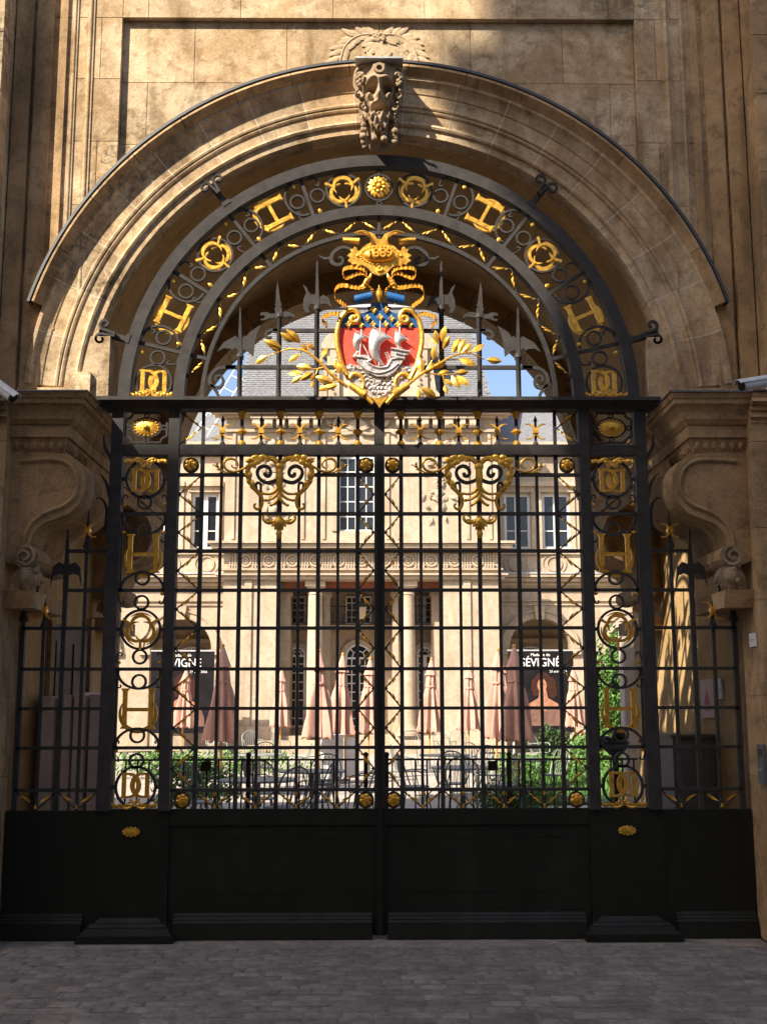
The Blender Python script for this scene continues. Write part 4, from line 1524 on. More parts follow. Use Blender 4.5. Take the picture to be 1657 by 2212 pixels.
for s in (-1, 1):
    arms = [
        ('halberd', VC, [(187, 512), (203, 512), (214, 860), (220, 1010), (228, 1022), (160, 1022), (172, 1005), (166, 860), (178, 840)],
         [[(172, 850), (130, 850), (105, 820), (92, 780), (50, 745), (84, 830), (56, 900), (50, 985), (82, 1036), (118, 1030), (104, 985), (128, 945), (172, 955)],
          [(212, 885), (255, 852), (310, 880), (350, 990), (290, 942), (212, 948)]], 195),
        ('war_hammer', VB, [(795, -90), (812, -200), (830, -90), (838, -20), (842, 40), (858, 75), (864, 95), (840, 110), (862, 125), (862, 150), (870, 165), (870, 245), (850, 260), (790, 260), (785, 245), (785, 165), (778, 150), (778, 120), (800, 105), (780, 95), (790, 70)],
         [[(788, 190), (720, 195), (700, 180), (660, 172), (605, 182), (600, 215), (640, 210), (660, 225), (650, 250), (605, 255), (610, 275), (660, 272), (710, 250), (788, 245)],
          [(866, 190), (900, 168), (950, 172), (1010, 200), (1035, 245), (980, 225), (866, 238)]], 825),
        ('partisan', VB, [(350, 118), (362, 118), (374, 470), (378, 620), (384, 740), (398, 750), (306, 750), (318, 735), (335, 620), (335, 470)],
         [[(336, 500), (300, 460), (250, 490), (150, 545), (75, 655), (150, 615), (230, 620), (262, 640), (290, 610), (336, 640)],
          [(372, 505), (410, 455), (430, 480), (470, 420), (540, 370), (605, 335), (560, 440), (530, 580), (515, 712), (440, 650), (400, 632), (372, 650)]], 350)]
    for nm, vw, spike, blades, axis in arms:
        sp = mirror(wp(vw, spike), s)
        X = mirror(wp(vw, [(axis, 0)]), s)[0][0]
        X = mirror([(at(*vw(axis, 900))[0], 0)], s)[0][0]
        zlow = min(z for x, z in sp)
        shaft = MB().lathe([(0.019, 0), (0.019, zlow - 3.826), (0.030, zlow - 3.81), (0.022, zlow - 3.78)], (X, 0, 3.826), 8).build(nm, 'iron', ov, True)
        mb = MB()
        mb.prism(sp, -0.013, 0.013)
        for b in blades:
            mb.prism(mirror(wp(vw, b), s), -0.008, 0.008)
        mb.build('blade', 'iron', shaft)
    for z, x1, curl_ in ((4.374, 0.83, 0), (4.088, 1.20, 1)):
        a, b = sorted((s * 0.30, s * (0.80 if curl_ == 0 else 1.15)))
        MB().box(a, b, -0.014, 0.014, z - 0.014, z + 0.014).build('cross_bar', 'iron', ov)
    pts = mirror(wp(VB, [(830, 395), (760, 390), (700, 405), (668, 440), (680, 480), (715, 490), (735, 470)]), s)
    pts = bez(pts, 5)
    MB().stroke(pts, taper(len(pts), 0.026, 0.020, 0.014), -0.014, 0.014).build('scroll', 'iron', ov)
    pts = mirror(wp(VB, [(300, 845), (150, 850), (60, 880), (-5, 960), (-5, 1050), (60, 1095), (130, 1075), (150, 1010), (120, 955), (70, 955), (55, 1000), (75, 1020)]), s)
    pts = bez(pts, 5)
    MB().stroke(pts, taper(len(pts), 0.026, 0.022, 0.014), -0.014, 0.014).build('scroll', 'iron', ov)
    pts = bez(mirror(wp(VB, [(-5, 1060), (40, 1110), (75, 1160), (90, 1210), (70, 1250)]), s), 5)
    MB().stroke(pts, taper(len(pts), 0.022, 0.024, 0.012), -0.014, 0.014).build('scroll', 'iron', ov)
# ------------------------------------------------------------------ coat of arms
YC = -0.17
arms_ = thing('coat_of_arms', 'gilt coat of arms with silver ship on red under blue, dated 1889, between laurel branches', 'coat of arms', (0, YC, 3.83))
XM = at(*VC(820, 1200), YC)[0]


def C(pts, n=0):
    """points of the close view -> (X, Z) in the plane of the arms, centred"""
    P = [at(*VC(*p), YC) for p in pts]
    P = [(x - XM, z) for x, z in P]
    return bez(P, n) if n else P


def sym(half):
    """left half outline (close-view points, top to bottom) -> closed symmetric polygon"""
    Lh = C(half)
    return Lh + [(-x, z) for x, z in reversed(Lh)]


def sx(P, s):
    return [(-s * x, z) for x, z in P]


# shield plate: blue chief, red field, silver sea
body = [(700, 960), (720, 1010), (640, 1030), (560, 1010), (470, 1040), (420, 1120), (398, 1280), (412, 1420), (455, 1580), (505, 1700), (600, 1800), (720, 1880), (820, 1960)]
shield = MB().prism(sym(body), YC + 0.022, YC + 0.05).build('shield', 'iron', arms_)
MB().prism(sym([(735, 925), (725, 1000), (650, 1040), (520, 1030), (440, 1100), (414, 1176), (820, 1180)][:-1]), YC + 0.010, YC + 0.0205).build('blue_chief', 'blue_enamel', shield)
MB().prism(sym([(414, 1178), (402, 1290), (416, 1420), (440, 1520), (470, 1600), (640, 1640)]), YC + 0.012, YC + 0.0215).build('red_field', 'red_enamel', shield)
# sea of silver waves
mb = MB()
rw = random.Random(2)
sea = [(470, 1570), (505, 1700), (580, 1790), (700, 1870), (820, 1955)]
mb.prism(sym(sea), YC + 0.002, YC + 0.0225)
for i in range(150):
    zx, zy = rw.uniform(480, 1160), rw.uniform(1570, 1900)
    if abs(zx - 820) > 345 - max(0, zy - 1600) * 1.05:
        continue
    X, Z = C([(zx, zy)])[0]
    mb.ball((X, YC - 0.002, Z), rw.uniform(0.010, 0.019), 0.014, rw.uniform(0.007, 0.014), 7, 5)
for j in range(7):
    zy = 1600 + 40 * j
    hw = 330 - j * 42
    pts = [(820 - hw + 2 * hw * i / 24, zy + 12 * sin(i * 1.6 + j)) for i in range(25)]
    mb.tube([(x, YC - 0.002, z) for x, z in C(pts)], 0.0075, 6)
mb.build('sea', 'silver', shield, True)
# gilt frame of the shield
for s in (-1, 1):
    P = sx(C([(585, 1100), (570, 1075), (545, 1078), (530, 1105), (555, 1135), (595, 1120), (610, 1075), (590, 1030), (545, 1008), (480, 1030), (425, 1100), (395, 1200), (388, 1300), (402, 1420), (440, 1560), (480, 1650), (512, 1712)], 5), s)
    mb = MB()
    mb.tube([(x, YC - 0.008, z) for x, z in P], [0.018 if i > 24 else 0.014 + 0.004 * i / 24 for i in range(len(P))], 8)
    mb.ball((P[3][0], YC - 0.012, P[3][1]), 0.020, 0.022, 0.020, 10, 6)
    P = sx(C([(512, 1712), (540, 1670), (590, 1660), (640, 1690), (660, 1750), (645, 1810), (600, 1830)], 5), s)
    mb.tube([(x, YC - 0.008, z) for x, z in P], taper(len(P), 0.016, 0.015, 0.010), 8)
    mb.build('gilt_frame', 'gold', shield, True)
mb = MB()
mb.prism(sym([(660, 1900), (700, 1890), (745, 1905), (770, 1935), (800, 1970), (820, 2000)]), YC - 0.012, YC + 0.02)
mb.build('frame_point', 'gold', shield)

# fleur-de-lis
mb = MB()
mb.leaf((0, 0, -0.004), (0, -0.004, 0.036), 0.020, (0, -1, 0), 0.08, 0.006)
for s in (-1, 1):
    mb.tube([(s * 0.002, -0.002, -0.004), (s * 0.010, -0.005, 0.006), (s * 0.018, -0.004, 0.012), (s * 0.024, -0.002, 0.004), (s * 0.022, -0.002, -0.003)], [0.004, 0.0055, 0.005, 0.004, 0.002], 6)
    mb.tube([(0, -0.002, -0.010), (s * 0.009, -0.003, -0.017)], [0.004, 0.003], 5)
mb.tube([(0, -0.002, -0.006), (0, -0.002, -0.026)], [0.004, 0.002], 5)
mb.box(-0.012, 0.012, -0.008, 0.002, -0.010, -0.004)
fl = mb.mesh('fleur_de_lis', 'gold', True)
for p in [(700, 1095), (830, 1085), (890, 1010), (945, 1100), (762, 1010), (508, 1160), (632, 1163), (756, 1158), (886, 1158), (1010, 1163), (1134, 1160)]:
    X, Z = C([p])[0]
    link('fleur_de_lis', fl, shield, (X, YC + 0.002, Z))

# ship
hull = MB()
Ph = C([(540, 1490), (600, 1470), (710, 1475), (735, 1530), (690, 1545), (720, 1585), (800, 1612), (880, 1600), (930, 1560), (950, 1500), (935, 1490), (940, 1415), (975, 1405), (1130, 1440), (1120, 1465), (1060, 1480), (1080, 1500), (1040, 1560), (980, 1640), (900, 1690), (800, 1690), (700, 1650), (630, 1600), (590, 1540), (600, 1510)])
hull.prism(Ph, YC - 0.030, YC + 0.012)
hull.tube([(x, YC - 0.034, z) for x, z in C([(560, 1492), (640, 1500), (740, 1525), (700, 1545), (760, 1590), (830, 1605), (900, 1590), (945, 1520), (1070, 1505)], 4)], 0.007, 6)
hull.tube([(x, YC - 0.034, z) for x, z in C([(600, 1550), (680, 1620), (800, 1660), (920, 1630), (1010, 1560)], 4)], 0.006, 6)
hull.tube([(x, YC - 0.034, z) for x, z in C([(935, 1490), (1080, 1515)])], 0.008, 6)
hull.tube([(x, YC - 0.034, z) for x, z in C([(935, 1410), (1130, 1445)])], 0.009, 6)
ship = hull.build('ship', 'silver', arms_, True, 35)
hull = MB()
for p in ((615, 1505), (645, 1505), (1000, 1465), (1025, 1472), (1050, 1475)):
    X, Z = C([p])[0]
    hull.lathe([(0.007, 0), (0.007, 0.006)], (X, YC - 0.0365, Z), 8, 'Y')
hull.build('gun_port', 'black_plastic', ship)


def sail(pts_l, pts_r, bulge, name='sail'):
    """sail between a left and a right edge, belly towards the street"""
    Lf, Rt = C(pts_l, 4), C(pts_r, 4)
    n = min(len(Lf), len(Rt))
    mb = MB()
    vs, fs = [], []
    mcount = 9
    for i in range(n):
        for j in range(mcount):
            t = j / (mcount - 1)
            x = Lf[i][0] * (1 - t) + Rt[i][0] * t
            z = Lf[i][1] * (1 - t) + Rt[i][1] * t
            b = bulge * math.sqrt(max(0, sin(PI * (0.08 + 0.84 * t)))) * sin(PI * (0.12 + 0.80 * i / (n - 1)))
            vs.append((x, YC - 0.012 - b, z))
    for i in range(n - 1):
        for j in range(mcount - 1):
            a = i * mcount + j
            fs.append((a, a + 1, a + mcount + 1, a + mcount))
    k = len(vs)
    vs += [(x, y + 0.008, z) for x, y, z in vs]
    fs += [tuple(q + k for q in reversed(f)) for f in fs]
    rim = [j for j in range(mcount)] + [i * mcount + mcount - 1 for i in range(1, n)] + [(n - 1) * mcount + j for j in range(mcount - 2, -1, -1)] + [i * mcount for i in range(n - 2, 0, -1)]
    for a, b in zip(rim, rim[1:] + rim[:1]):
        fs.append((a, b, b + k, a + k))
    mb.add(vs, fs)
    return mb.build(name, 'silver', ship, True, 70)


sail([(755, 1200), (728, 1250), (712, 1330), (712, 1420), (750, 1510), (830, 1570)], [(945, 1305), (890, 1320), (845, 1360), (815, 1420), (825, 1500), (880, 1580)], 0.055)
sail([(572, 1240), (560, 1290), (550, 1340), (560, 1400), (600, 1440)], [(700, 1300), (660, 1312), (625, 1340), (612, 1390), (635, 1450)], 0.04)
sail([(985, 1222), (975, 1270), (970, 1330), (990, 1380), (1030, 1405)], [(1112, 1320), (1075, 1325), (1045, 1345), (1038, 1380), (1065, 1415)], 0.035)
mb = MB()
for a, b in (((830, 1130), (815, 1600)), ((640, 1215), (620, 1500)), ((1030, 1190), (1010, 1420)), ((755, 1185), (950, 1310)), ((575, 1235), (710, 1300)), ((980, 1215), (1115, 1325)), ((560, 1490), (600, 1440)), ((655, 1370), (720, 1500))):
    (xa, za), (xb_, zb_) = C([a])[0], C([b])[0]
    mb.tube([(xa, YC - 0.030, za), (xb_, YC - 0.030, zb_)], 0.005, 6)
for i in range(8):
    t = i / 7
    zx, zy = 885 + 40 * t, 1460 + 90 * t
    (xa, za), (xb_, zb_) = C([(zx - 12, zy)])[0], C([(zx + 22, zy - 6)])[0]
    mb.tube([(xa, YC - 0.036, za), (xb_, YC - 0.036, zb_)], 0.0025, 4)
for a, b in (((878, 1450), (918, 1565)), ((900, 1440), (945, 1555))):
    (xa, za), (xb_, zb_) = C([a])[0], C([b])[0]
    mb.tube([(xa, YC - 0.036, za), (xb_, YC - 0.036, zb_)], 0.003, 4)
mb.build('mast', 'silver', ship, True)

# rolled blue scrolls and gilt urn over the shield
for s in (-1, 1):
    Z1 = C([(660, 890)])[0][1]
    xs_ = C([(565, 880), (745, 880)])
    x0, x1 = xs_[0][0], xs_[1][0]
    mb = MB()
    prof = spiral(0, 0, 0.043, 0.012, -90, -90 - 500, 34)
    a, b = (x0, x1) if s < 0 else (-x1, -x0)
    pts = [(YC - 0.02 + p[0], Z1 + p[1]) for p in prof]
    n = len(pts)
    vs = []
    for (yy_, zz_) in pts:
        vs += [(a, yy_, zz_), (b, yy_, zz_)]
    fs = [(2 * i, 2 * i + 1, 2 * i + 3, 2 * i + 2) for i in range(n - 1)]
    tilt = (lambda x: 0.24 * (x - (a + b) / 2)) if s < 0 else (lambda x: 0.24 * ((a + b) / 2 - x))
    k2 = len(vs)
    cy, cz = YC - 0.02, Z1
    vs += [(x, cy + (yy_ - cy) * 0.90, cz + (zz_ - cz) * 0.90) for x, yy_, zz_ in vs]
    fs += [tuple(q + k2 for q in reversed(f)) for f in fs]
    for i in range(n - 1):
        fs += [(2 * i, 2 * i + 2, k2 + 2 * i + 2, k2 + 2 * i), (2 * i + 1, 2 * i + 3, k2 + 2 * i + 3, k2 + 2 * i + 1)]
    vs = [(x, y_, z_ + tilt(x)) for x, y_, z_ in vs]
    mb.add(vs, fs)
    mb.build('blue_scroll', 'blue_enamel', arms_, True, 50)
X, Z = C([(818, 850)])[0]
mb = MB()
mb.lathe([(0.004, -0.065), (0.018, -0.03), (0.026, -0.002), (0.022, 0.008), (0.024, 0.016), (0.013, 0.022), (0.016, 0.032), (0.006, 0.045), (0.002, 0.062)], (X, YC - 0.03, Z), 12)
mb.build('gilt_urn', 'gold', arms_, True)

# cartouche with the date
half = [(800, 300), (770, 255), (735, 232), (650, 222), (570, 232), (690, 250), (738, 285), (735, 335), (700, 350), (655, 380), (625, 415), (600, 420), (590, 385), (565, 375), (552, 400), (525, 400), (535, 435), (492, 465), (535, 488), (500, 515), (530, 530), (545, 560), (585, 545), (600, 580), (640, 555), (690, 580), (720, 610), (740, 640), (785, 655), (820, 665)]
cart = MB().prism(sym(half), YC - 0.035, YC - 0.008).build('cartouche', 'gold', arms_)
X, Z = C([(820, 465)])[0]
mb = MB()
mb.lathe([(1.0 * 0.124, 0), (0.118, -0.014), (0.095, -0.028), (0.06, -0.036), (0.0, -0.039)], (X, YC - 0.034, Z), 28, 'Y', 1.0, 0.46)
mb.build('boss', 'gold', cart, True)
mb = MB()
for i in range(30):
    a = 2 * PI * i / 30
    mb.ball((X + 0.137 * cos(a), YC - 0.036, Z + 0.070 * sin(a)), 0.010, 0.008, 0.008, 6, 4)
mb.build('beading', 'gold', cart, True)
link('date_lettering', text_mesh('1889', 0.098, 'gold', 0.010, 'CENTER', 0.0), cart, (X, YC - 0.074, Z))
mb = MB()
Xb, Zb_ = C([(822, 610)])[0]
for i in range(7):
    a = rad(200 + 140 * i / 6)
    mb.leaf((Xb, YC - 0.04, Zb_ + 0.012), (Xb + 0.032 * cos(a), YC - 0.05, Zb_ + 0.012 + 0.032 * sin(a)), 0.014)
mb.ball((Xb, YC - 0.045, Zb_ + 0.014), 0.012)
mb.build('shell_ornament', 'gold', cart, True)
for s in (-1, 1):
    P = sx(C([(600, 470)]), s)[0]
    MB().ball((P[0], YC - 0.038, P[1]), 0.012, 0.01, 0.012).build('stud', 'gold', cart, True)
for s in (-1, 1):
    # curled horns, paper rolls, iron side scrolls
    P = sx(C([(735, 330), (730, 280), (690, 248), (640, 232), (570, 236)], 5), s)
    MB().ribbon([(x, YC - 0.03 - 0.04 * sin(PI * i / 20), z) for i, (x, z) in enumerate(P)], (0, 0.035, 0.02), 0.008).build('horn', 'gold', cart, True)
    (xa, za), (xb_, zb_) = sx(C([(450, 295)]), s)[0], sx(C([(620, 315)]), s)[0]
    MB().tube([(xa, YC - 0.01, za), (xb_, YC - 0.02, zb_)], [0.018, 0.026], 10).build('paper_roll', 'gold', cart, True)
    P = sx(C([(560, 385), (520, 345), (460, 325), (400, 340), (345, 385), (325, 440), (340, 485), (390, 505), (435, 490), (445, 450), (420, 425), (400, 440)], 5), s)
    MB().stroke(P, taper(len(P), 0.018, 0.030, 0.014), YC + 0.07, YC + 0.10).build('iron_scroll', 'iron', arms_)
    P = sx(C([(335, 430), (290, 435), (245, 435), (205, 410)], 4), s)
    MB().stroke(P, taper(len(P), 0.012, 0.020, 0.006), YC + 0.075, YC + 0.095).build('iron_scroll', 'iron', arms_)
    # flame finial
    P = sx(C([(735, 650), (725, 690), (695, 725), (665, 770), (640, 790)], 4), s)
    mb = MB()
    mb.tube([(x, YC - 0.035, z) for x, z in P], taper(len(P), 0.005, 0.022, 0.010), 8)
    for i in range(4):
        p0 = P[5 + 2 * i]
        mb.ball((p0[0], YC - 0.05, p0[1]), 0.016, 0.014, 0.010, 7, 5)
    mb.build('flame_finial', 'gold', arms_, True)
    # fluttering ribbons
    for pts, wv, ph in (([(690, 690), (690, 640), (650, 600), (580, 585), (500, 590), (455, 610), (452, 650), (475, 690), (530, 680), (600, 650), (660, 645), (690, 670)], (0, 0.042, 0.046), 0.0),
                        ([(690, 770), (620, 790), (560, 785), (480, 770), (410, 775), (370, 820), (372, 880), (400, 920), (450, 955), (490, 985)], (0, 0.042, 0.048), 0.5),
                        ([(415, 1060), (360, 1055), (300, 1070), (250, 1090), (240, 1125), (270, 1155), (290, 1180), (280, 1205)], (0, 0.036, 0.042), 1.0),
                        ([(700, 700), (700, 760), (740, 800), (750, 840), (740, 870)], (0.02, 0.02, 0.008), 0.2)):
        P = sx(C(pts, 7), s)
        Q = []
        for i, (x, z) in enumerate(P):
            Q.append((x, YC - 0.03 + 0.013 * sin(i * 1.5 + ph), z + 0.005 * sin(i * 1.5)))
        MB().ribbon(Q, wv, 0.004).build('ribbon', 'gold', arms_, True, 50)

# laurel branches with their torch-like stocks
br_l = dict(stem=[(1660, 1110), (1480, 985), (1300, 800), (1150, 695), (1000, 662), (880, 672), (700, 735)],
            twigs=[[(1380, 880), (1250, 905), (1120, 900)], [(1300, 905), (1270, 980)], [(1150, 695), (1090, 610)], [(1190, 720), (1180, 620)], [(1340, 830), (1350, 740)], [(1460, 970), (1530, 900)], [(1100, 690), (1080, 730)], [(1560, 1050), (1450, 1070)]],
            leaves=[((860, 650), (650, 570)), ((820, 690), (740, 660)), ((690, 740), (535, 835)), ((1000, 580), (850, 475)), ((1090, 590), (920, 440)), ((1110, 590), (1180, 690)), ((1170, 580), (1260, 670)), ((1080, 725), (945, 815)), ((1350, 760), (1415, 620)),
                    ((1530, 910), (1500, 790)), ((1570, 970), (1540, 820)), ((1230, 900), (1030, 860)), ((1110, 950), (920, 945)), ((1100, 990), (975, 1070)), ((1245, 940), (1085, 1040)), ((1270, 965), (1205, 1060)), ((1250, 1050), (1225, 1150)), ((1490, 1070), (1270, 1000)), ((1500, 1085), (1300, 1150)), ((1400, 1140), (1540, 1110))])
br_r = dict(stem=[(200, 1345), (290, 1275), (390, 1218), (470, 1172), (560, 1150), (650, 1180)],
            twigs=[[(400, 1210), (395, 1100)], [(330, 1250), (360, 1190)], [(470, 1170), (530, 1150)], [(430, 1190), (510, 1185)], [(320, 1260), (420, 1270), (500, 1265)], [(420, 1270), (430, 1330)], [(280, 1330), (310, 1345)], [(560, 1150), (600, 1130)]],
            leaves=[((390, 1100), (375, 1030)), ((412, 1090), (432, 1008)), ((398, 1105), (348, 1065)), ((420, 1130), (455, 1062)), ((368, 1192), (370, 1118)), ((472, 1150), (518, 1062)), ((505, 1150), (545, 1068)), ((520, 1155), (580, 1096)), ((580, 1145), (650, 1098)), ((660, 1188), (746, 1196)), ((510, 1182), (606, 1222)),
                    ((300, 1262), (292, 1165)), ((330, 1262), (372, 1200)), ((390, 1272), (458, 1246)), ((488, 1262), (562, 1254)), ((470, 1275), (512, 1350)), ((495, 1280), (562, 1338)), ((430, 1295), (472, 1336)), ((300, 1342), (388, 1394)), ((288, 1348), (284, 1408)), ((428, 1330), (442, 1384)), ((360, 1235), (440, 1200))])
for s, br, vw in ((-1, br_l, VB), (1, br_r, VD)):
    def W(p):
        X, Z = at(*vw(*p), YC)
        return X - XM, Z
    st = bez([W(p) for p in br['stem']], 5)
    yb = [YC - 0.05 - 0.04 * sin(PI * i / (len(st) - 1)) for i in range(len(st))]
    branch = MB().tube([(x, yb[i], z) for i, (x, z) in enumerate(st)], [0.013 - 0.009 * i / (len(st) - 1) for i in range(len(st))], 7).build('laurel_branch', 'gold', arms_, True)
    for tw in br['twigs']:
        P = bez([W(p) for p in tw], 4)
        MB().tube([(x, YC - 0.075, z) for x, z in P], [0.006 - 0.003 * i / (len(P) - 1) for i in range(len(P))], 6).build('twig', 'gold', branch, True)
    rl = random.Random(4)
    for b, t in br['leaves']:
        (xa, za), (xt, ztt) = W(b), W(t)
        ln = math.hypot(xt - xa, ztt - za)
        dy = rl.uniform(-0.04, 0.03)
        up = Vector((rl.uniform(-.55, .55), -1, rl.uniform(-.5, .6))).normalized()
        MB().leaf((xa, YC - 0.08, za), (xt, YC - 0.08 + dy, ztt), ln * 0.47, up, 0.10, 0.002).build('laurel_leaf', 'gold', branch, True, 25)
    # stock
    P = sx(C([(530, 1790), (680, 1895)]), s)
    Q = sx(C([(665, 1885), (748, 1985)]), s)
    mb = MB()
    mb.tube([(P[0][0], YC - 0.05, P[0][1]), (P[1][0], YC - 0.07, P[1][1])], [0.024, 0.034], 12)
    mb.tube([(Q[0][0], YC - 0.065, Q[0][1]), (Q[1][0] * 0.95, YC - 0.08, Q[1][1])], [0.019, 0.015], 10)
    mb.build('branch_stock', 'gold', branch, True)
# ================================================================== THE COURTYARD BEHIND
YB = 31.0
YW = 32.6


def X_(px, Y, py=1400):
    return at(px, py, Y)[0]


def Z_(py, Y, px=800):
    return at(px, py, Y)[1]


def rect(px0, px1, py0, py1, Y):
    xm = (px0 + px1) / 2
    ym = (py0 + py1) / 2
    return at(px0, ym, Y)[0], at(px1, ym, Y)[0], at(xm, py1, Y)[1], at(xm, py0, Y)[1]


def window(parent, x0, x1, z0, z1, Y, cols, rows, arched=False, mull=True, fw=0.07):
    """white casement: frame with glazing bars, one pane per opening"""
    mb = MB()
    mb.box(x0, x0 + fw, Y - 0.05, Y + 0.03, z0, z1)
    mb.box(x1 - fw, x1, Y - 0.05, Y + 0.03, z0, z1)
    mb.box(x0 + fw, x1 - fw, Y - 0.05, Y + 0.03, z0, z0 + fw)
    mb.box(x0 + fw, x1 - fw, Y - 0.05, Y + 0.03, z1 - fw, z1)
    xm = (x0 + x1) / 2
    if mull:
        mb.box(xm - fw * 0.9, xm + fw * 0.9, Y - 0.06, Y + 0.02, z0 + fw, z1 - fw)
    for i in range(1, cols):
        x = x0 + (x1 - x0) * i / cols
        if mull and abs(x - xm) < 0.02:
            continue
        mb.box(x - 0.018, x + 0.018, Y - 0.03, Y + 0.01, z0 + fw, z1 - fw)
    for j in range(1, rows):
        z = z0 + (z1 - z0) * j / rows
        mb.box(x0 + fw, x1 - fw, Y - 0.031, Y + 0.009, z - 0.018, z + 0.018)
    if arched:
        R = (x1 - x0) / 2
        mb.arc(R - fw, R, 0, 180, Y - 0.05, Y + 0.03, xm, z1, 20)
        mb.arc(R * 0.42, R * 0.42 + 0.035, 0, 180, Y - 0.03, Y + 0.01, xm, z1, 14)
        for a in (45, 90, 135):
            mb.stroke([(xm + R * 0.42 * cos(rad(a)), z1 + R * 0.42 * sin(rad(a))), (xm + R * cos(rad(a)), z1 + R * sin(rad(a)))], 0.035, Y - 0.03, Y + 0.01)
    fr = mb.build('window', 'window_paint', parent)
    for i in range(cols):
        for j in range(rows):
            a, b = x0 + (x1 - x0) * i / cols, x0 + (x1 - x0) * (i + 1) / cols
            c, d = z0 + (z1 - z0) * j / rows, z0 + (z1 - z0) * (j + 1) / rows
            MB().box(a + 0.01, b - 0.01, Y + 0.002, Y + 0.007, c + 0.01, d - 0.01).build('pane', 'glass', fr)
    if arched:
        R = (x1 - x0) / 2
        MB().prism([(xm + R * cos(rad(a)), z1 + R * sin(rad(a))) for a in range(0, 181, 12)], Y + 0.002, Y + 0.007).build('pane', 'glass', fr)
    return fr


def archpoly(xm, R, zs, zb, n=16):
    return [(xm - R, zb)] + [(xm + R * cos(PI - PI * i / n), zs + R * sin(PI - PI * i / n)) for i in range(n + 1)] + [(xm + R, zb)]


# ------------------------------------------------------------------ central pavilion
xl, xr = X_(480, YB), X_(1082, YB)
xmid = (xl + xr) / 2
zcor = Z_(893, YB)
zarc = Z_(1253, YB)
pav = thing('pavilion', 'sunlit pale stone pavilion with columned porch and slate roof across the courtyard', 'building', (xmid, YB, 0))
px0, px1 = X_(600, YB), X_(955, YB)
wx0, wx1, wz0, wz1 = rect(731, 811, 985, 1147, YB)
pw = [(xl, 0.0), (px0, 0.0), (px0, zarc), (px1, zarc), (px1, 0.0), (xr, 0.0), (xr, zcor), (xl, zcor)]
R = (wx1 - wx0) / 2
hole = [(wx0, wz0), (wx1, wz0), (wx1, wz1)] + [((wx0 + wx1) / 2 + R * cos(rad(a)), wz1 + 0.62 * R * sin(rad(a))) for a in range(15, 180, 15)] + [(wx0, wz1)]
MB().prism(pw, YB, YB + 0.55, [hole]).build('front_wall', 'pale_stone', pav)
MB().box(xl, xl + 0.5, YB + 0.55, 38, 0, zcor).build('side_wall', 'pale_stone', pav)
MB().box(xr - 0.5, xr, YB + 0.55, 38, 0, zcor).build('side_wall', 'pale_stone', pav)
w_ = window(pav, wx0, wx1, wz0, wz1, YB + 0.22, 4, 5)
mb = MB()
xmw = (wx0 + wx1) / 2
mb.arc(R * 0.86, R, 0, 180, YB + 0.16, YB + 0.24, xmw, wz1, 18, 1, 0.62)
mb.box(xmw - 0.07, xmw + 0.07, YB + 0.16, YB + 0.24, wz1, wz1 + R * 0.6)
mb.build('fanlight', 'window_paint', w_)
MB().prism([(xmw + R * 0.99 * cos(rad(a)), wz1 + 0.62 * R * 0.99 * sin(rad(a))) for a in range(0, 181, 15)], YB + 0.225, YB + 0.23).build('pane', 'glass', w_)
mb = MB()
mb.arc(R, R + 0.22, 0, 180, YB - 0.10, YB + 0.06, xmw, wz1, 22, 1, 0.66)
for q in (wx0 - 0.22, wx1):
    mb.box(q, q + 0.22, YB - 0.06, YB + 0.1, wz0, wz1)
mb.build('window_surround', 'pale_carving', pav, True, 30)

# cornice, string course, entablature
mb = MB()
for (d, py0, py1) in ((0.55, 884, 893), (0.42, 893, 899), (0.22, 899, 904)):
    mb.box(xl - d, xr + d, YB - d, YB + 0.3, Z_(py1, YB), Z_(py0, YB))
mb.build('top_cornice', 'pale_stone', pav)
mo = MB()
mo.box(-0.14, 0.14, -0.34, 0.0, -0.05, 0.22)
mo.lathe([(0.13, -0.14), (0.13, 0.14)], (0, -0.27, 0.02), 10, 'X')
mo.box(-0.20, 0.20, -0.38, 0.0, 0.22, 0.29)
mm_ = mo.mesh('modillion', 'pale_carving', True)
zmo = Z_(922, YB)
for px in (548, 575, 602, 629, 656, 683, 866, 893, 920, 947, 974, 1001, 1028):
    link('modillion', mm_, pav, (X_(px, YB), YB, zmo))
mb = MB()
mb.box(xl - 0.10, xr + 0.10, YB - 0.10, YB + 0.1, Z_(934, YB), Z_(928, YB))
mb.build('frieze_fillet', 'pale_stone', pav)
mb = MB()
for (d, py0, py1) in ((0.50, 1172, 1177), (0.40, 1178, 1186), (0.20, 1187, 1194)):
    mb.box(xl - d, xr + d, YB - d, YB + 0.2, Z_(py1, YB), Z_(py0, YB))
mb.build('string_course', 'pale_stone', pav)
mb = MB()
for (d, py0, py1) in ((0.10, 1228, 1232), (0.26, 1240, 1244), (0.16, 1245, 1252)):
    mb.box(xl - d, xr + d, YB - d, YB + 0.2, Z_(py1, YB), Z_(py0, YB))
mb.build('architrave', 'pale_stone', pav)
rd = MB()
rd.arc(0.15, 0.22, 0, 360, -0.05, 0.02, 0, 0, 18)
for i in range(8):
    a = 2 * PI * i / 8
    rd.ball((0.085 * cos(a), -0.02, 0.085 * sin(a)), 0.05, 0.03, 0.05, 6, 4)
rd.ball((0, -0.03, 0), 0.04)
rm_ = rd.mesh('roundel', 'pale_carving', True)
gu = MB()
for i in range(4):
    gu.lathe([(0.022, 0), (0.04, -0.08)], (-0.135 + 0.09 * i, -0.06, 0.0), 8)
    gu.box(-0.16 + 0.09 * i, -0.11 + 0.09 * i, -0.05, 0, 0.05, 0.5)
gu.box(-0.2, 0.2, -0.07, 0, 0.0, 0.04)
gm_ = gu.mesh('triglyph', 'pale_carving', True)
n_ = 11
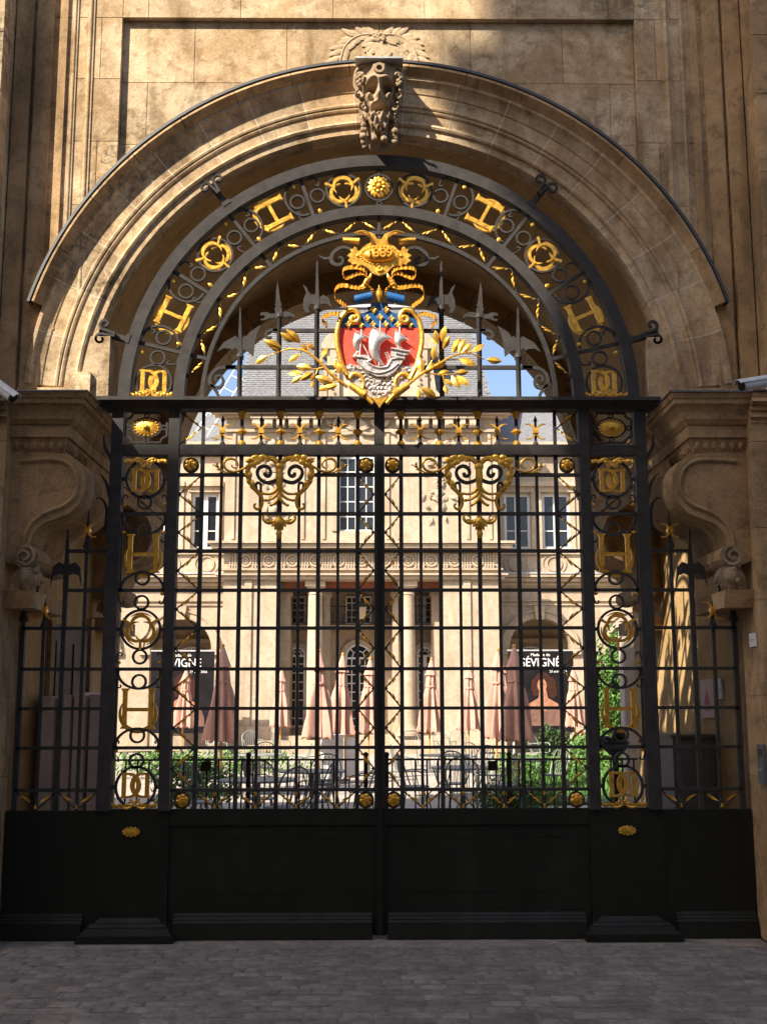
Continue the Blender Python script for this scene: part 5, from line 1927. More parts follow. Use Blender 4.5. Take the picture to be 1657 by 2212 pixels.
for i in range(n_ + 1):
    x = xl + 0.35 + (xr - xl - 0.7) * i / n_
    link('triglyph', gm_, pav, (x, YB, Z_(1222, YB)))
    if i < n_:
        link('roundel', rm_, pav, (x + (xr - xl - 0.7) / n_ / 2, YB, Z_(1211, YB)))

# carved shell over the window and trophies beside it
rr_ = random.Random(9)
mb = MB()
Xs, Zs = X_(773, YB, 925), Z_(930, YB)
for i in range(11):
    a = rad(10 + 160 * i / 10)
    mb.leaf((Xs, YB - 0.08, Zs), (Xs + 0.42 * cos(a), YB - 0.18, Zs + 0.42 * sin(a)), 0.13, (0, -1, 0), 0.1, 0.05)
for s in (-1, 1):
    mb.tube([(Xs + s * x, YB - 0.1, Zs + z) for x, z in bez([(0.1, -0.1), (0.5, -0.15), (0.8, 0.05), (0.75, 0.35), (0.5, 0.3), (0.6, 0.12)], 4)], 0.06, 7)
    for i in range(7):
        mb.leaf((Xs + s * (0.9 + 0.22 * i), YB - 0.06, Zs + 0.1), (Xs + s * (1.1 + 0.22 * i), YB - 0.12, Zs + 0.1 + 0.28 * (-1) ** i), 0.16, (0, -1, 0), 0.12, 0.03)
mb.build('carved_shell', 'pale_carving', pav, True)
for px in (592, 945):
    mb = MB()
    Xc = X_(px, YB, 1060)
    zt_, zb_ = Z_(945, YB), Z_(1120, YB)
    for i in range(46):
        z = zb_ + (zt_ - zb_) * (i + 0.5) / 46
        wv = 0.42 * (0.5 + 0.5 * abs(sin(i * 0.35)))
        a = rr_.uniform(0, 2 * PI)
        x = Xc + rr_.uniform(-wv, wv)
        mb.leaf((x, YB - 0.03, z), (x + 0.30 * cos(a), YB - 0.10, z + 0.26 * sin(a)), 0.12, (0, -1, 0), 0.12, 0.03)
    for i in range(5):
        mb.ball((Xc + rr_.uniform(-.1, .1), YB - 0.05, zb_ + (zt_ - zb_) * (i + 0.5) / 5), 0.16, 0.09, 0.16)
    mb.build('carved_trophy', 'pale_carving', pav, True)
for px in (505, 655, 700, 838, 862, 1010, 1058):
    X = X_(px, YB, 1060)
    MB().box(X - 0.05, X + 0.05, YB - 0.06, YB + 0.02, Z_(1165, YB), Z_(938, YB)).build('wall_strip', 'pale_stone', pav)
MB().box(xl - 0.12, px0 + 0.02, YB - 0.14, YB + 0.1, 0.0, Z_(1568, YB)).build('plinth', 'pale_stone', pav)
MB().box(px1 - 0.02, xr + 0.12, YB - 0.14, YB + 0.1, 0.0, Z_(1568, YB)).build('plinth', 'pale_stone', pav)
for px in (535, 1010):
    X = X_(px, YB)
    MB().box(X - 0.12, X + 0.12, YB - 0.07, YB + 0.02, Z_(1568, YB), zarc).build('wall_strip', 'pale_stone', pav)

# porch: columns, shaded pilasters, back wall with doors, red ceiling, balcony, steps
zfl = Z_(1590, YB)
YD = 33.4
MB().box(px0 - 0.3, px1 + 0.3, YB + 0.35, 36, -0.02, zfl).build('porch_floor', 'pale_stone', pav)
MB().box(px0 - 0.4, px1 + 0.4, YD, 34, 0, zarc + 1).build('porch_back_wall', 'pale_stone', pav)
MB().box(px0 - 0.3, px1 + 0.3, YB + 0.56, YD - 0.01, zarc + 0.02, zarc + 0.2).build('porch_ceiling', 'red_soffit', pav)
for a, b in ((612, 655), (705, 850), (902, 950)):
    x0, x1 = X_(a, YB + 0.3), X_(b, YB + 0.3)
    mb = MB()
    mb.box(x0, x1, YB + 0.56, YB + 0.72, Z_(1273, YB), zarc + 0.03)
    mb.build('porch_beam', 'red_soffit', pav)
for px in (681, 880):
    X = X_(px, YB + 0.35)
    zc0, zc1 = zfl, zarc
    H = zc1 - zc0
    mb = MB()
    r = 0.285
    mb.lathe([(r * 1.28, 0.0), (r * 1.28, 0.10), (r * 1.15, 0.13), (r * 1.22, 0.19), (r * 1.04, 0.25), (r, 0.4), (r, H * 0.35), (r * 0.86, H - 0.5), (r * 0.95, H - 0.47), (r * 0.88, H - 0.43), (r * 0.9, H - 0.30), (r * 1.15, H - 0.2)], (X, YB + 0.34, zc0), 20)
    mb.box(X - r * 1.2, X + r * 1.2, YB + 0.34 - r * 1.2, YB + 0.34 + r * 1.2, zc1 - 0.2, zc1 - 0.002)
    mb.build('column', 'pale_stone', pav, True)
for a, b in ((603, 627), (699, 712), (848, 861), (933, 953)):
    x0, x1 = X_(a, YB + 0.9), X_(b, YB + 0.9)
    mb = MB()
    mb.box(x0, x1, YB + 0.9, YD, zfl, zarc)
    mb.box(x0 - 0.06, x1 + 0.06, YB + 0.85, YD, zarc - 0.45, zarc - 0.3)
    mb.build('pilaster', 'pale_stone', pav)
for a, b, z0p, z1p, cols in ((626, 661, 1571, 1415, 2), (746, 803, 1571, 1420, 4), (900, 935, 1571, 1415, 2)):
    x0, x1 = X_(a, YD), X_(b, YD)
    window(pav, x0, x1, Z_(z0p, YD), Z_(z1p, YD), YD - 0.06, cols, 8, True)
    R_ = (x1 - x0) / 2
    mb = MB()
    mb.arc(R_, R_ + 0.16, 0, 180, YD - 0.16, YD - 0.01, (x0 + x1) / 2, Z_(z1p, YD), 20)
    mb.build('door_arch', 'pale_carving', pav, True, 30)
    window(pav, x0, x1, Z_(1349, YD), Z_(1288, YD), YD - 0.06, cols, 4, False)
MB().box(px0, px1, YD - 0.75, YD - 0.02, Z_(1360, YD), Z_(1353, YD)).build('balcony_slab', 'pale_stone', pav)
mb = MB()
za, zb2 = Z_(1352, YD), Z_(1312, YD)
Yr = YD - 0.7
mb.box(px0, px1, Yr - 0.02, Yr + 0.02, zb2 - 0.03, zb2)
mb.box(px0, px1, Yr - 0.02, Yr + 0.02, za + 0.06, za + 0.09)
x = px0 + 0.15
while x < px1:
    mb.stroke([(p[0], p[1]) for p in spiral(x, (za + zb2) / 2, 0.13, 0.03, 90, 500, 16)], 0.018, Yr - 0.008, Yr + 0.008)
    mb.box(x + 0.15, x + 0.165, Yr - 0.008, Yr + 0.008, za, zb2)
    x += 0.32
mb.build('balcony_railing', 'iron', pav)
for i in range(3):
    MB().box(px0 - 0.6 - 0.3 * i, px1 + 0.6 + 0.3 * i, YB - 0.5 - 0.36 * i, YB + 0.6, -0.01, zfl * (1 - (i + 1) / 4)).build('step', 'pale_stone', pav)
lan = thing('hanging_lantern', 'square tapering lantern hanging in the porch of the pavilion', 'lantern', (X_(781, YB + 1), YB + 1, Z_(1336, YB + 1)))
Xl, Yl, Zl0, Zl1 = X_(781, YB + 1), YB + 1, Z_(1337, YB + 1), Z_(1312, YB + 1)
MB().frust((Xl - 0.12, Xl + 0.12, Yl - 0.12, Yl + 0.12), Zl0, (Xl - 0.19, Xl + 0.19, Yl - 0.19, Yl + 0.19), Zl1).build('glass_body', 'lantern_glass', lan)
mb = MB()
mb.frust((Xl - 0.21, Xl + 0.21, Yl - 0.21, Yl + 0.21), Zl1 + 0.004, (Xl - 0.06, Xl + 0.06, Yl - 0.06, Yl + 0.06), Zl1 + 0.2)
mb.lathe([(0.05, 0), (0.02, 0.1)], (Xl, Yl, Zl1 + 0.2), 8)
mb.build('cap', 'iron', lan)
mb = MB()
mb.lathe([(0.012, 0), (0.012, zarc + 0.02 - Zl1 - 0.28)], (Xl, Yl, Zl1 + 0.28), 6)
mb.build('hanging_rod', 'iron', lan)
mb = MB()
for sx_ in (-1, 1):
    for sy_ in (-1, 1):
        mb.tube([(Xl + sx_ * 0.12, Yl + sy_ * 0.12, Zl0), (Xl + sx_ * 0.19, Yl + sy_ * 0.19, Zl1)], 0.012, 5)
mb.build('corner_bar', 'iron', lan)

# mansard roof with slates
zr0 = zcor + 0.22
rx0, rx1 = X_(514, YB, 860), X_(1068, YB, 860)
rt0, rt1 = X_(556, 33.6, 720) - 0.15, X_(1003, 33.6, 720) + 0.15
zr1 = zr0 + 4.6
roof = MB().frust((rx0, rx1, YB + 0.15, 38), zr0, (rt0, rt1, 33.75, 36), zr1).build('roof', 'slate', pav)
MB().box(rt0 - 0.1, rt1 + 0.1, 33.6, 36.2, zr1 - 0.02, zr1 + 0.15).build('ridge_lead', 'zinc', roof)
MB().box(rx0 - 0.35, rx1 + 0.35, YB - 0.5, YB + 0.15, zcor + 0.0, zr0 - 0.02).build('parapet', 'pale_stone', pav)
mb = MB()
mb.box(rx0 - 0.2, rx1 + 0.2, YB - 0.12, YB + 0.2, zr0, zr0 + 0.14)
mb.lathe([(0.075, rx0 - 0.3), (0.075, rx1 + 0.3)], (0, YB - 0.15, zr0 + 0.2), 8, 'X')
mb.build('gutter', 'zinc', roof, True)
A = Vector((0, YB + 0.15, zr0))
B = Vector((0, 33.75, zr1))
dv = (B - A)
Ls = dv.length
dv.normalize()
nv_ = Vector((0, -dv.z, dv.y))
eh, ew = 0.105, 0.19
slates = MB()
sm = []
for k in range(3):
    q = MB()
    t = 0.016 + 0.003 * k
    vs = []
    for (u, h_) in ((0, 1), (ew - 0.008, 1), (ew - 0.008, 0), (0, 0)):
        p = dv * (eh * 1.25 * h_)
        b = nv_ * (0.006 if h_ else 0.022 + 0.003 * k)
        vs.append(tuple(Vector((u, 0, 0)) + p + b))
    vs += [tuple(Vector(v) - nv_ * 0.012) for v in vs]
    q.add(vs, [(0, 1, 2, 3), (7, 6, 5, 4), (0, 3, 7, 4), (2, 1, 5, 6), (3, 2, 6, 7), (1, 0, 4, 5)])
    sm.append((q, q.mesh('slate', 'slate')))
nr = int(Ls / eh)
cnt = 0
rs_ = random.Random(8)
dx0, dx1 = X_(698, YB + 0.4, 800), X_(938, YB + 0.4, 800)
for r_ in range(2, nr):
    f = r_ * eh / Ls
    xa, xb_ = rx0 + (rt0 - rx0) * f, rx1 + (rt1 - rx1) * f
    x = xa + (ew / 2 if r_ % 2 else 0.0) + 0.02
    base = A + dv * (r_ * eh)
    while x + ew < xb_:
        if not (dx0 < x + ew / 2 < dx1 and base.z < zr0 + 2.7):
            k = rs_.randrange(3)
            if cnt < 300 and x < dx0 and 3 <= r_ <= 20:
                link('slate', sm[k][1], roof, (x, base.y, base.z))
                cnt += 1
            else:
                slates.add([(v[0] + x, v[1] + base.y, v[2] + base.z) for v in sm[k][0].v], sm[k][0].f)
        x += ew
tag(slates.build('slate_courses', 'slate', roof), kind='stuff')
# stone dormer
zd1 = Z_(738, YB + 0.3)
dm = MB().box(dx0 + 0.15, dx1 - 0.15, YB + 0.3, 33.6, zr0, zd1 - 0.3).build('dormer', 'pale_stone', pav)
xdm = (dx0 + dx1) / 2
MB().box(dx0 - 0.05, dx1 + 0.05, YB + 0.12, 33.4, zd1 - 0.30, zd1 - 0.08).build('dormer_cornice', 'pale_stone', dm)
mb = MB()
hw = (dx1 - dx0) / 2
mb.prism([(xdm + hw * cos(rad(a)), zd1 - 0.078 + 0.75 * sin(rad(a))) for a in range(0, 181, 12)], YB + 0.2, 33.2)
mb.build('pediment', 'pale_stone', dm)
for s in (-1, 1):
    mb = MB()
    X = xdm + s * (hw - 0.42)
    mb.box(X - 0.17, X + 0.17, YB + 0.16, YB + 0.32, zr0, zd1 - 0.302)
    for i in range(10):
        mb.leaf((X + rr_.uniform(-.08, .08), YB + 0.15, zr0 + 0.3 + 0.17 * i), (X + rr_.uniform(-.15, .15), YB + 0.08, zr0 + 0.45 + 0.17 * i), 0.1, (0, -1, 0), 0.12, 0.03)
    mb.build('carved_pilaster', 'pale_carving', dm, True)
    mb = MB()
    mb.prism([(xdm + s * (hw - 0.15), zr0), (xdm + s * (hw + 0.45), zr0), (xdm + s * (hw + 0.35), zr0 + 0.35), (xdm + s * (hw + 0.05), zr0 + 0.7), (xdm + s * (hw - 0.05), zr0 + 1.5), (xdm + s * (hw - 0.15), zr0 + 1.5)], YB + 0.25, YB + 0.6)
    mb.build('dormer_scroll', 'pale_carving', dm)
window(pav, xdm - 0.6, xdm + 0.6, zr0 + 0.15, zd1 - 0.55, YB + 0.27, 4, 4)

# ------------------------------------------------------------------ wings left and right of the pavilion
for s, side in ((-1, 'left'), (1, 'right')):
    xin = xl + 0.2 if s < 0 else xr - 0.2
    xout = -14.0 if s < 0 else 13.5
    wg = thing('wing', '%s wing of the pale stone courtyard building with round arcade and tall windows' % side, 'building', ((xin + xout) / 2, YW, 0))
    a, b = sorted((xin, xout))
    ztw = Z_(962, YW)
    pxa = 391 if s < 0 else 1166
    xa_ = X_(pxa, YW)
    Ra = 66 / 2500 * (YW + 8.39)
    zs_ = Z_(1402, YW)
    wins = [(414, 472)] if s < 0 else [(1089, 1146), (1171, 1232)]
    wins += [(330, 388), (250, 308)] if s < 0 else [(1258, 1316)]
    holes = [list(reversed(archpoly(xa_, Ra, zs_, 0.05)))]
    wr = []
    for p0, p1 in wins:
        x0, x1, z0, z1 = rect(p0, p1, 1066, 1186, YW)
        wr.append((x0, x1, z0, z1))
        holes.append([(x0, z0), (x1, z0), (x1, z1), (x0, z1)])
    xa2 = xa_ + s * (2 * Ra + 1.3)
    holes.append(list(reversed(archpoly(xa2, Ra, zs_, 0.05))))
    MB().prism([(a, 0), (b, 0), (b, ztw), (a, ztw)], YW, YW + 0.5, holes).build('front_wall', 'pale_stone', wg)
    for x0, x1, z0, z1 in wr:
        window(wg, x0, x1, z0, z1, YW + 0.18, 2, 3, fw=0.10)
        mb = MB()
        mb.box(x0 - 0.19, x1 + 0.19, YW - 0.22, YW + 0.05, z1 + 0.24, z1 + 0.42)
        mb.box(x0 - 0.13, x1 + 0.13, YW - 0.10, YW + 0.05, z1 + 0.04, z1 + 0.24)
        for q in (x0 - 0.16, x1 + 0.02):
            mb.box(q, q + 0.14, YW - 0.06, YW + 0.05, z0, z1 + 0.04)
        mb.box(x0 - 0.18, x1 + 0.18, YW - 0.12, YW + 0.05, z0 - 0.14, z0)
        mb.build('window_surround', 'pale_stone', wg)
    for xx in (xa_, xa2):
        mb = MB()
        mb.arc(Ra, Ra + 0.22, 0, 180, YW - 0.08, YW + 0.1, xx, zs_, 24)
        mb.arc(Ra + 0.225, Ra + 0.30, 0, 180, YW - 0.13, YW + 0.1, xx, zs_, 24)
        mb.prism([(xx - 0.14, zs_ + Ra - 0.05), (xx + 0.14, zs_ + Ra - 0.05), (xx + 0.2, zs_ + Ra + 0.42), (xx - 0.2, zs_ + Ra + 0.42)], YW - 0.22, YW + 0.1)
        for q in (-1, 1):
            a_, b_ = sorted((xx + q * (Ra - 0.03), xx + q * (Ra + 0.35)))
            mb.box(a_, b_, YW - 0.12, YW + 0.1, zs_ - 0.2, zs_ - 0.01)
        mb.build('arcade_arch', 'pale_carving', wg, True, 30)
    mb = MB()
    for (d, py0, py1) in ((0.42, 1243, 1249), (0.30, 1250, 1258), (0.14, 1259, 1266)):
        mb.box(a, b, YW - d, YW + 0.1, Z_(py1, YW), Z_(py0, YW))
    mb.build('string_course', 'pale_stone', wg)
    MB().box(a, b, YW - 0.45, YW + 0.1, Z_(1242.5, YW), Z_(1239, YW)).build('lead_flashing', 'zinc', wg)
    mb = MB()
    for (d, py0, py1) in ((0.10, 1194, 1198), (0.08, 1296, 1299), (0.06, 1305, 1308)):
        mb.box(a, b, YW - d, YW + 0.1, Z_(py1, YW), Z_(py0, YW))
    mb.build('wall_fillet', 'pale_stone', wg)
    for (p0, p1) in wins:
        X = X_((p0 + p1) / 2, YW)
        z = Z_(1218, YW)
        mb = MB()
        mb.arc(0.24, 0.28, 0, 360, YW - 0.05, YW + 0.02, X, z, 22)
        mb.arc(0.32, 0.35, 60, 300, YW - 0.04, YW + 0.02, X - 0.08, z, 22)
        mb.arc(0.32, 0.35, -120, 120, YW - 0.04, YW + 0.02, X + 0.08, z, 22)
        mb.build('carved_ring', 'pale_carving', wg, True)
    mb = MB()
    for (d, dz0, dz1) in ((0.4, -0.15, 0.05), (0.25, -0.35, -0.15)):
        mb.box(a, b, YW - d, YW + 0.1, ztw + dz0, ztw + dz1 - 0.002)
    mb.build('top_cornice', 'pale_stone', wg)
    # arcade behind
    MB().box(a, b, 35.2, 35.6, 0, ztw - 0.5).build('inner_wall', 'pale_stone', wg)
    MB().box(a, b, YW + 0.5, 35.2, Z_(1300, YW), Z_(1296, YW)).build('arcade_ceiling', 'pale_stone', wg)
    for xx in (xa_, xa2):
        window(wg, xx - 0.75, xx + 0.75, 0.6, Z_(1440, 35), 35.12, 4, 5, True)
        MB().box(xx - Ra - 0.4, xx + Ra + 0.4, 34.9, 35.15, Z_(1388, 35), Z_(1380, 35)).build('inner_cornice', 'pale_stone', wg)
    rf = MB().frust((a - 0.3, b + 0.3, YW - 0.3, 40), ztw + 0.05, (a + 0.5, b - 0.5, 35.6, 38), ztw + 2.3).build('roof', 'slate', wg)
    c, d = (X_(1125, 36, 915), X_(1200, 36, 915)) if s > 0 else (-10.5, -8.6)
    MB().box(c, d, 35.0, 36.2, ztw + 1.0, Z_(906, 36)).build('chimney_stack', 'pale_stone', wg)

# white ladder lying on the roof of the left wing
lp = [at(436, 938, 32.2), at(520, 803, 32.8)]
lad = thing('roof_ladder', 'white metal ladder leaning on the slate roof left of the pavilion', 'ladder', (lp[0][0], 32.2, lp[0][1]))
d2 = Vector((lp[1][0] - lp[0][0], lp[1][1] - lp[0][1])).normalized()
nn = Vector((-d2.y, d2.x))
for s in (-1, 1):
    o_ = nn * 0.22 * s
    MB().tube([(lp[0][0] + o_.x, 32.2, lp[0][1] + o_.y), (lp[1][0] + o_.x, 32.8, lp[1][1] + o_.y)], 0.028, 6).build('rail', 'white_paint', lad)
for i in range(5):
    t = (i + 0.5) / 5
    c = Vector((lp[0][0] + (lp[1][0] - lp[0][0]) * t, lp[0][1] + (lp[1][1] - lp[0][1]) * t))
    MB().tube([(c.x - nn.x * 0.22, 32.2 + 0.6 * t, c.y - nn.y * 0.22), (c.x + nn.x * 0.22, 32.2 + 0.6 * t, c.y + nn.y * 0.22)], 0.02, 5).build('rung', 'white_paint', lad)

# side walls closing the court
for s, side in ((-1, 'left'), (1, 'right')):
    a, b = sorted((s * 13.6, s * 14.2))
    wl = MB().box(a, b, 3.6, 32.0, 0, 5.0).build('court_wall', 'pale_stone')
    tag(wl, 'pale stone wall closing the courtyard on the %s side' % side, 'wall')
# ------------------------------------------------------------------ banners
def banner(px0, px1, Y, label, textpx):
    x0, x1 = X_(px0, Y, 1500), X_(px1, Y, 1500)
    z0, z1 = Z_(1583, Y), Z_(1407, Y)
    t = thing('exhibition_banner', label, 'banner', ((x0 + x1) / 2, Y, 0), 'tall exhibition banners')
    MB().box(x0, x1, Y, Y + 0.05, z0, z1).build('panel', 'poster_dark', t)
    for x in (x0 + 0.1, x1 - 0.16):
        MB().box(x, x + 0.06, Y + 0.052, Y + 0.11, 0, z1 - 0.1).build('post', 'zinc', t)
    MB().box(x0 - 0.02, x1 + 0.02, Y - 0.02, Y + 0.07, z1 + 0.002, z1 + 0.05).build('top_rail', 'zinc', t)
    k = (Y + 8.39) / 2500
    xt = X_(textpx, Y, 1430)
    me = text_mesh('SÉVIGNÉ', 25 * k, 'poster_white', 0.003, 'CENTER', 0.0015)
    xs = [v.co.x for v in me.vertices]
    f = 84 * k / (max(xs) - min(xs))
    for v in me.vertices:
        v.co.x *= f
    link('title_lettering', me, t, (xt, Y - 0.006, Z_(1432, Y)))
    link('title_lettering', text_mesh('Madame de', 9 * k, 'poster_white', 0.003), t, (xt, Y - 0.006, Z_(1415, Y)))
    link('date_lettering', text_mesh('23 août 2026', 7 * k, 'poster_white', 0.003), t, (x1 - 0.5, Y - 0.006, Z_(1451, Y)))
    # plain stand-in for the painted sitter: a generic half-length figure
    c = (x0 + x1) / 2 + 0.05
    zb = Z_(1565, Y)
    s_ = (z1 - z0)
    y_ = Y - 0.004

    def el(cx, cz, rx, rz, n=20):
        return [(cx + rx * cos(2 * PI * i / n), cz + rz * sin(2 * PI * i / n)) for i in range(n)]
    hair = MB()
    for q, (dx, dz, r_) in enumerate(((0, 0.53, 0.105), (-0.07, 0.50, 0.075), (0.08, 0.50, 0.08), (-0.095, 0.44, 0.055), (0.11, 0.43, 0.06), (0.12, 0.37, 0.05), (-0.09, 0.38, 0.04))):
        hair.prism(el(c + dx * s_, zb + dz * s_, r_ * s_, r_ * s_ * 1.05, 14), y_ - 0.0004 * q, y_ + 0.002)
    hair.build('print_hair', 'poster_hair', t)
    MB().prism([(c - 0.27 * s_, zb - 0.02 * s_), (c - 0.25 * s_, zb + 0.13 * s_), (c - 0.20 * s_, zb + 0.22 * s_), (c - 0.10 * s_, zb + 0.17 * s_), (c, zb + 0.14 * s_), (c + 0.12 * s_, zb + 0.18 * s_), (c + 0.21 * s_, zb + 0.22 * s_), (c + 0.26 * s_, zb + 0.10 * s_), (c + 0.27 * s_, zb - 0.02 * s_)], y_ - 0.006, y_ - 0.003).build('print_dress', 'poster_dress', t)
    MB().prism([(c - 0.20 * s_, zb + 0.15 * s_), (c - 0.18 * s_, zb + 0.25 * s_), (c - 0.06 * s_, zb + 0.32 * s_), (c - 0.045 * s_, zb + 0.42 * s_), (c + 0.04 * s_, zb + 0.42 * s_), (c + 0.06 * s_, zb + 0.32 * s_), (c + 0.18 * s_, zb + 0.25 * s_), (c + 0.20 * s_, zb + 0.15 * s_)], y_ - 0.0045, y_ - 0.0028).build('print_shoulders', 'poster_skin', t)
    MB().prism(el(c - 0.012 * s_, zb + 0.475 * s_, 0.058 * s_, 0.082 * s_), y_ - 0.0075, y_ - 0.005).build('print_face', 'poster_skin', t)
    lin = MB()
    for dx in (-0.19, -0.13, -0.07, 0.0, 0.07, 0.13, 0.19):
        lin.prism(el(c + dx * s_, zb + (0.165 + 0.30 * abs(dx) - 0.02) * s_, 0.036 * s_, 0.022 * s_, 10), y_ - 0.008, y_ - 0.0065)
    lin.build('print_lace', 'poster_dress', t)
    fe = MB()
    for dx, dz, a_, b_ in ((-0.036, 0.49, 0.012, 0.006), (0.014, 0.49, 0.012, 0.006), (-0.012, 0.432, 0.014, 0.005)):
        fe.prism(el(c + dx * s_, zb + dz * s_, a_ * s_, b_ * s_, 8), y_ - 0.0095, y_ - 0.008)
    fe.build('print_features', 'poster_hair', t)
    return t


banner(325, 462, 29.2, 'dark portrait banner lettered in white in front of the left arcade', 393)
banner(1099, 1240, 29.2, 'dark portrait banner lettered in white in front of the right arcade', 1167)

# ------------------------------------------------------------------ closed parasols
def make_parasol(slit):
    t = thing('parasol', '-', 'parasol', (0, 0, 0), 'closed parasols on the terrace')
    mb = MB()
    n, rows = 48, 14
    vs, fs = [], []
    zt, zb = 2.56, 0.90
    for i in range(rows + 1):
        t_ = i / rows
        z = zt + (zb - zt) * t_
        R_ = 0.045 + 0.285 * t_ ** 0.85
        for j in range(n):
            a = 2 * PI * j / n
            fold = 0.5 + 0.5 * cos(8 * a)
            r = R_ * (1 - 0.46 * (1 - fold) * min(1, 0.3 + t_)) * (1 + 0.09 * sin(3 * a + 4 * t_) + 0.05 * sin(5 * a - 9 * t_)) * (1 - 0.16 * math.exp(-((t_ - 0.35) / 0.06) ** 2))
            dz = 0.055 * abs(sin(8 * a)) if i == rows else 0.0
            if slit and abs(((a - 4.5 + PI) % (2 * PI)) - PI) < 0.42:
                r *= 1 - 0.75 * t_
            vs.append((r * cos(a), r * sin(a), z + dz))
    for i in range(rows):
        for j in range(n):
            j2 = (j + 1) % n
            fs.append((i * n + j, i * n + j2, (i + 1) * n + j2, (i + 1) * n + j))
    k = len(vs)
    vs += [(x * 0.93, y * 0.93, z) for x, y, z in vs]
    fs += [tuple(q + k for q in reversed(f)) for f in fs]
    for j in range(n):
        j2 = (j + 1) % n
        fs.append((rows * n + j, rows * n + j2, k + rows * n + j2, k + rows * n + j))
        fs.append((j, j2, k + j2, k + j))
    mb.add(vs, fs)
    mb.build('canopy', 'umbrella_cloth', t, True, 70)
    mb = MB()
    vs, fs = [], []
    for i in range(5):
        q = i / 4
        for j in range(24):
            a = 2 * PI * j / 24
            r = (0.03 + 0.115 * q) * (1 + 0.12 * cos(8 * a) * q)
            vs.append((r * cos(a), r * sin(a), 2.625 - 0.36 * q))
    for i in range(4):
        for j in range(24):
            j2 = (j + 1) % 24
            fs.append((i * 24 + j, i * 24 + j2, (i + 1) * 24 + j2, (i + 1) * 24 + j))
    k = len(vs)
    vs += [(x * 0.9, y * 0.9, z) for x, y, z in vs]
    fs += [tuple(q + k for q in reversed(f)) for f in fs]
    for j in range(24):
        j2 = (j + 1) % 24
        fs.append((96 + j, 96 + j2, k + 96 + j2, k + 96 + j))
        fs.append((j, j2, k + j2, k + j))
    mb.add(vs, fs)
    mb.build('vent_flap', 'umbrella_cloth', t, True, 60)
    MB().lathe([(0.135, 0.0), (0.139, 0.02), (0.133, 0.04)], (0, 0, 1.98), 18).build('tie_strap', 'umbrella_cloth', t, True)
    MB().lathe([(0.024, 0.0), (0.024, 2.60)], (0, 0, 0.05), 8).build('pole', 'wood', t, True)
    MB().lathe([(0.03, 0), (0.035, 0.03), (0.012, 0.06)], (0, 0, 2.63), 8).build('finial', 'wood', t, True)
    MB().lathe([(0.26, 0.0), (0.26, 0.05), (0.05, 0.08), (0.035, 0.3)], (0, 0, 0.0), 16).build('base', 'cabinet_grey', t, True)
    return t


pp = [(480, 13.0, 'shaded brown closed parasol nearest the gate on the left', 0, 0.2), (394, 26.4, 'small pink closed parasol standing before the left banner', 0, 1.0), (606, 27.0, 'slim far closed parasol against the left of the porch', 0, 0.4),
      (690, 15.1, 'pink closed parasol gaping open to show dark red folds', 1, 0.0), (730, 16.6, 'pink closed parasol just right of the gaping one', 0, 0.7), (795, 19.0, 'pink closed parasol in front of the middle porch door', 0, 0.1),
      (925, 19.5, 'pink closed parasol in front of the right porch column', 0, 0.5), (1010, 22.5, 'pink closed parasol against the blank wall right of the porch', 0, 0.9), (1069, 14.7, 'lit pink closed parasol left of the dark one beside the right banner', 0, 0.3),
      (1113, 13.1, 'shaded dark closed parasol overlapping the right banner', 0, 0.6), (1087, 17.6, 'closed parasol half hidden between lit and dark parasols at right', 0, 0.8), (1240, 26.4, 'small pink closed parasol right of the right banner', 0, 0.15)]
protos = [make_parasol(False), make_parasol(True)]
first = [True, True]
for px, Y, lab, k, rz in pp:
    loc = (X_(px, Y, 1520), Y, 0.0)
    if first[k]:
        first[k] = False
        protos[k].location = loc
        protos[k].rotation_euler = (0, 0, rz)
        protos[k]['label'] = lab
    else:
        c_ = copy_tree(protos[k], loc, rz * 4, None, lab)
        c_.rotation_euler = (0.035 * sin(px), 0.03 * cos(px * 1.7), rz * 4)

# ------------------------------------------------------------------ café chairs and tables
def make_chair():
    t = thing('cafe_chair', '-', 'chair', (0, 0, 0), 'wire chairs on the terrace')
    MB().lathe([(0.20, 0.0), (0.205, 0.012), (0.19, 0.02)], (0, 0, 0.44), 18).build('seat', 'chair_metal', t, True)
    for sx_ in (-1, 1):
        for sy_ in (-1, 1):
            MB().tube(bez([(sx_ * 0.15, sy_ * 0.14, 0.44), (sx_ * 0.19, sy_ * 0.18, 0.22), (sx_ * 0.21, sy_ * 0.21, 0.0)], 4), 0.010, 6).build('leg', 'chair_metal', t)
    hoop = bez([(-0.20, 0.10, 0.45), (-0.22, 0.17, 0.65), (-0.19, 0.22, 0.80), (-0.10, 0.25, 0.88), (0, 0.26, 0.90), (0.10, 0.25, 0.88), (0.19, 0.22, 0.80), (0.22, 0.17, 0.65), (0.20, 0.10, 0.45)], 4)
    MB().tube(hoop, 0.011, 6).build('back_hoop', 'chair_metal', t)
    mb = MB()
    for x in (-0.14, -0.085, -0.03, 0.03, 0.085, 0.14):
        mb.tube([(x, 0.15, 0.45), (x * 1.05, 0.22, 0.68), (x * 0.95, 0.25, 0.875 - 0.9 * x * x)], 0.006, 5)
    mb.build('back_wires', 'chair_metal', t)
    for s in (-1, 1):
        MB().tube(bez([(s * 0.215, 0.16, 0.66), (s * 0.27, 0.02, 0.67), (s * 0.26, -0.12, 0.65), (s * 0.20, -0.15, 0.46)], 4), 0.010, 6).build('arm', 'chair_metal', t)
    return t


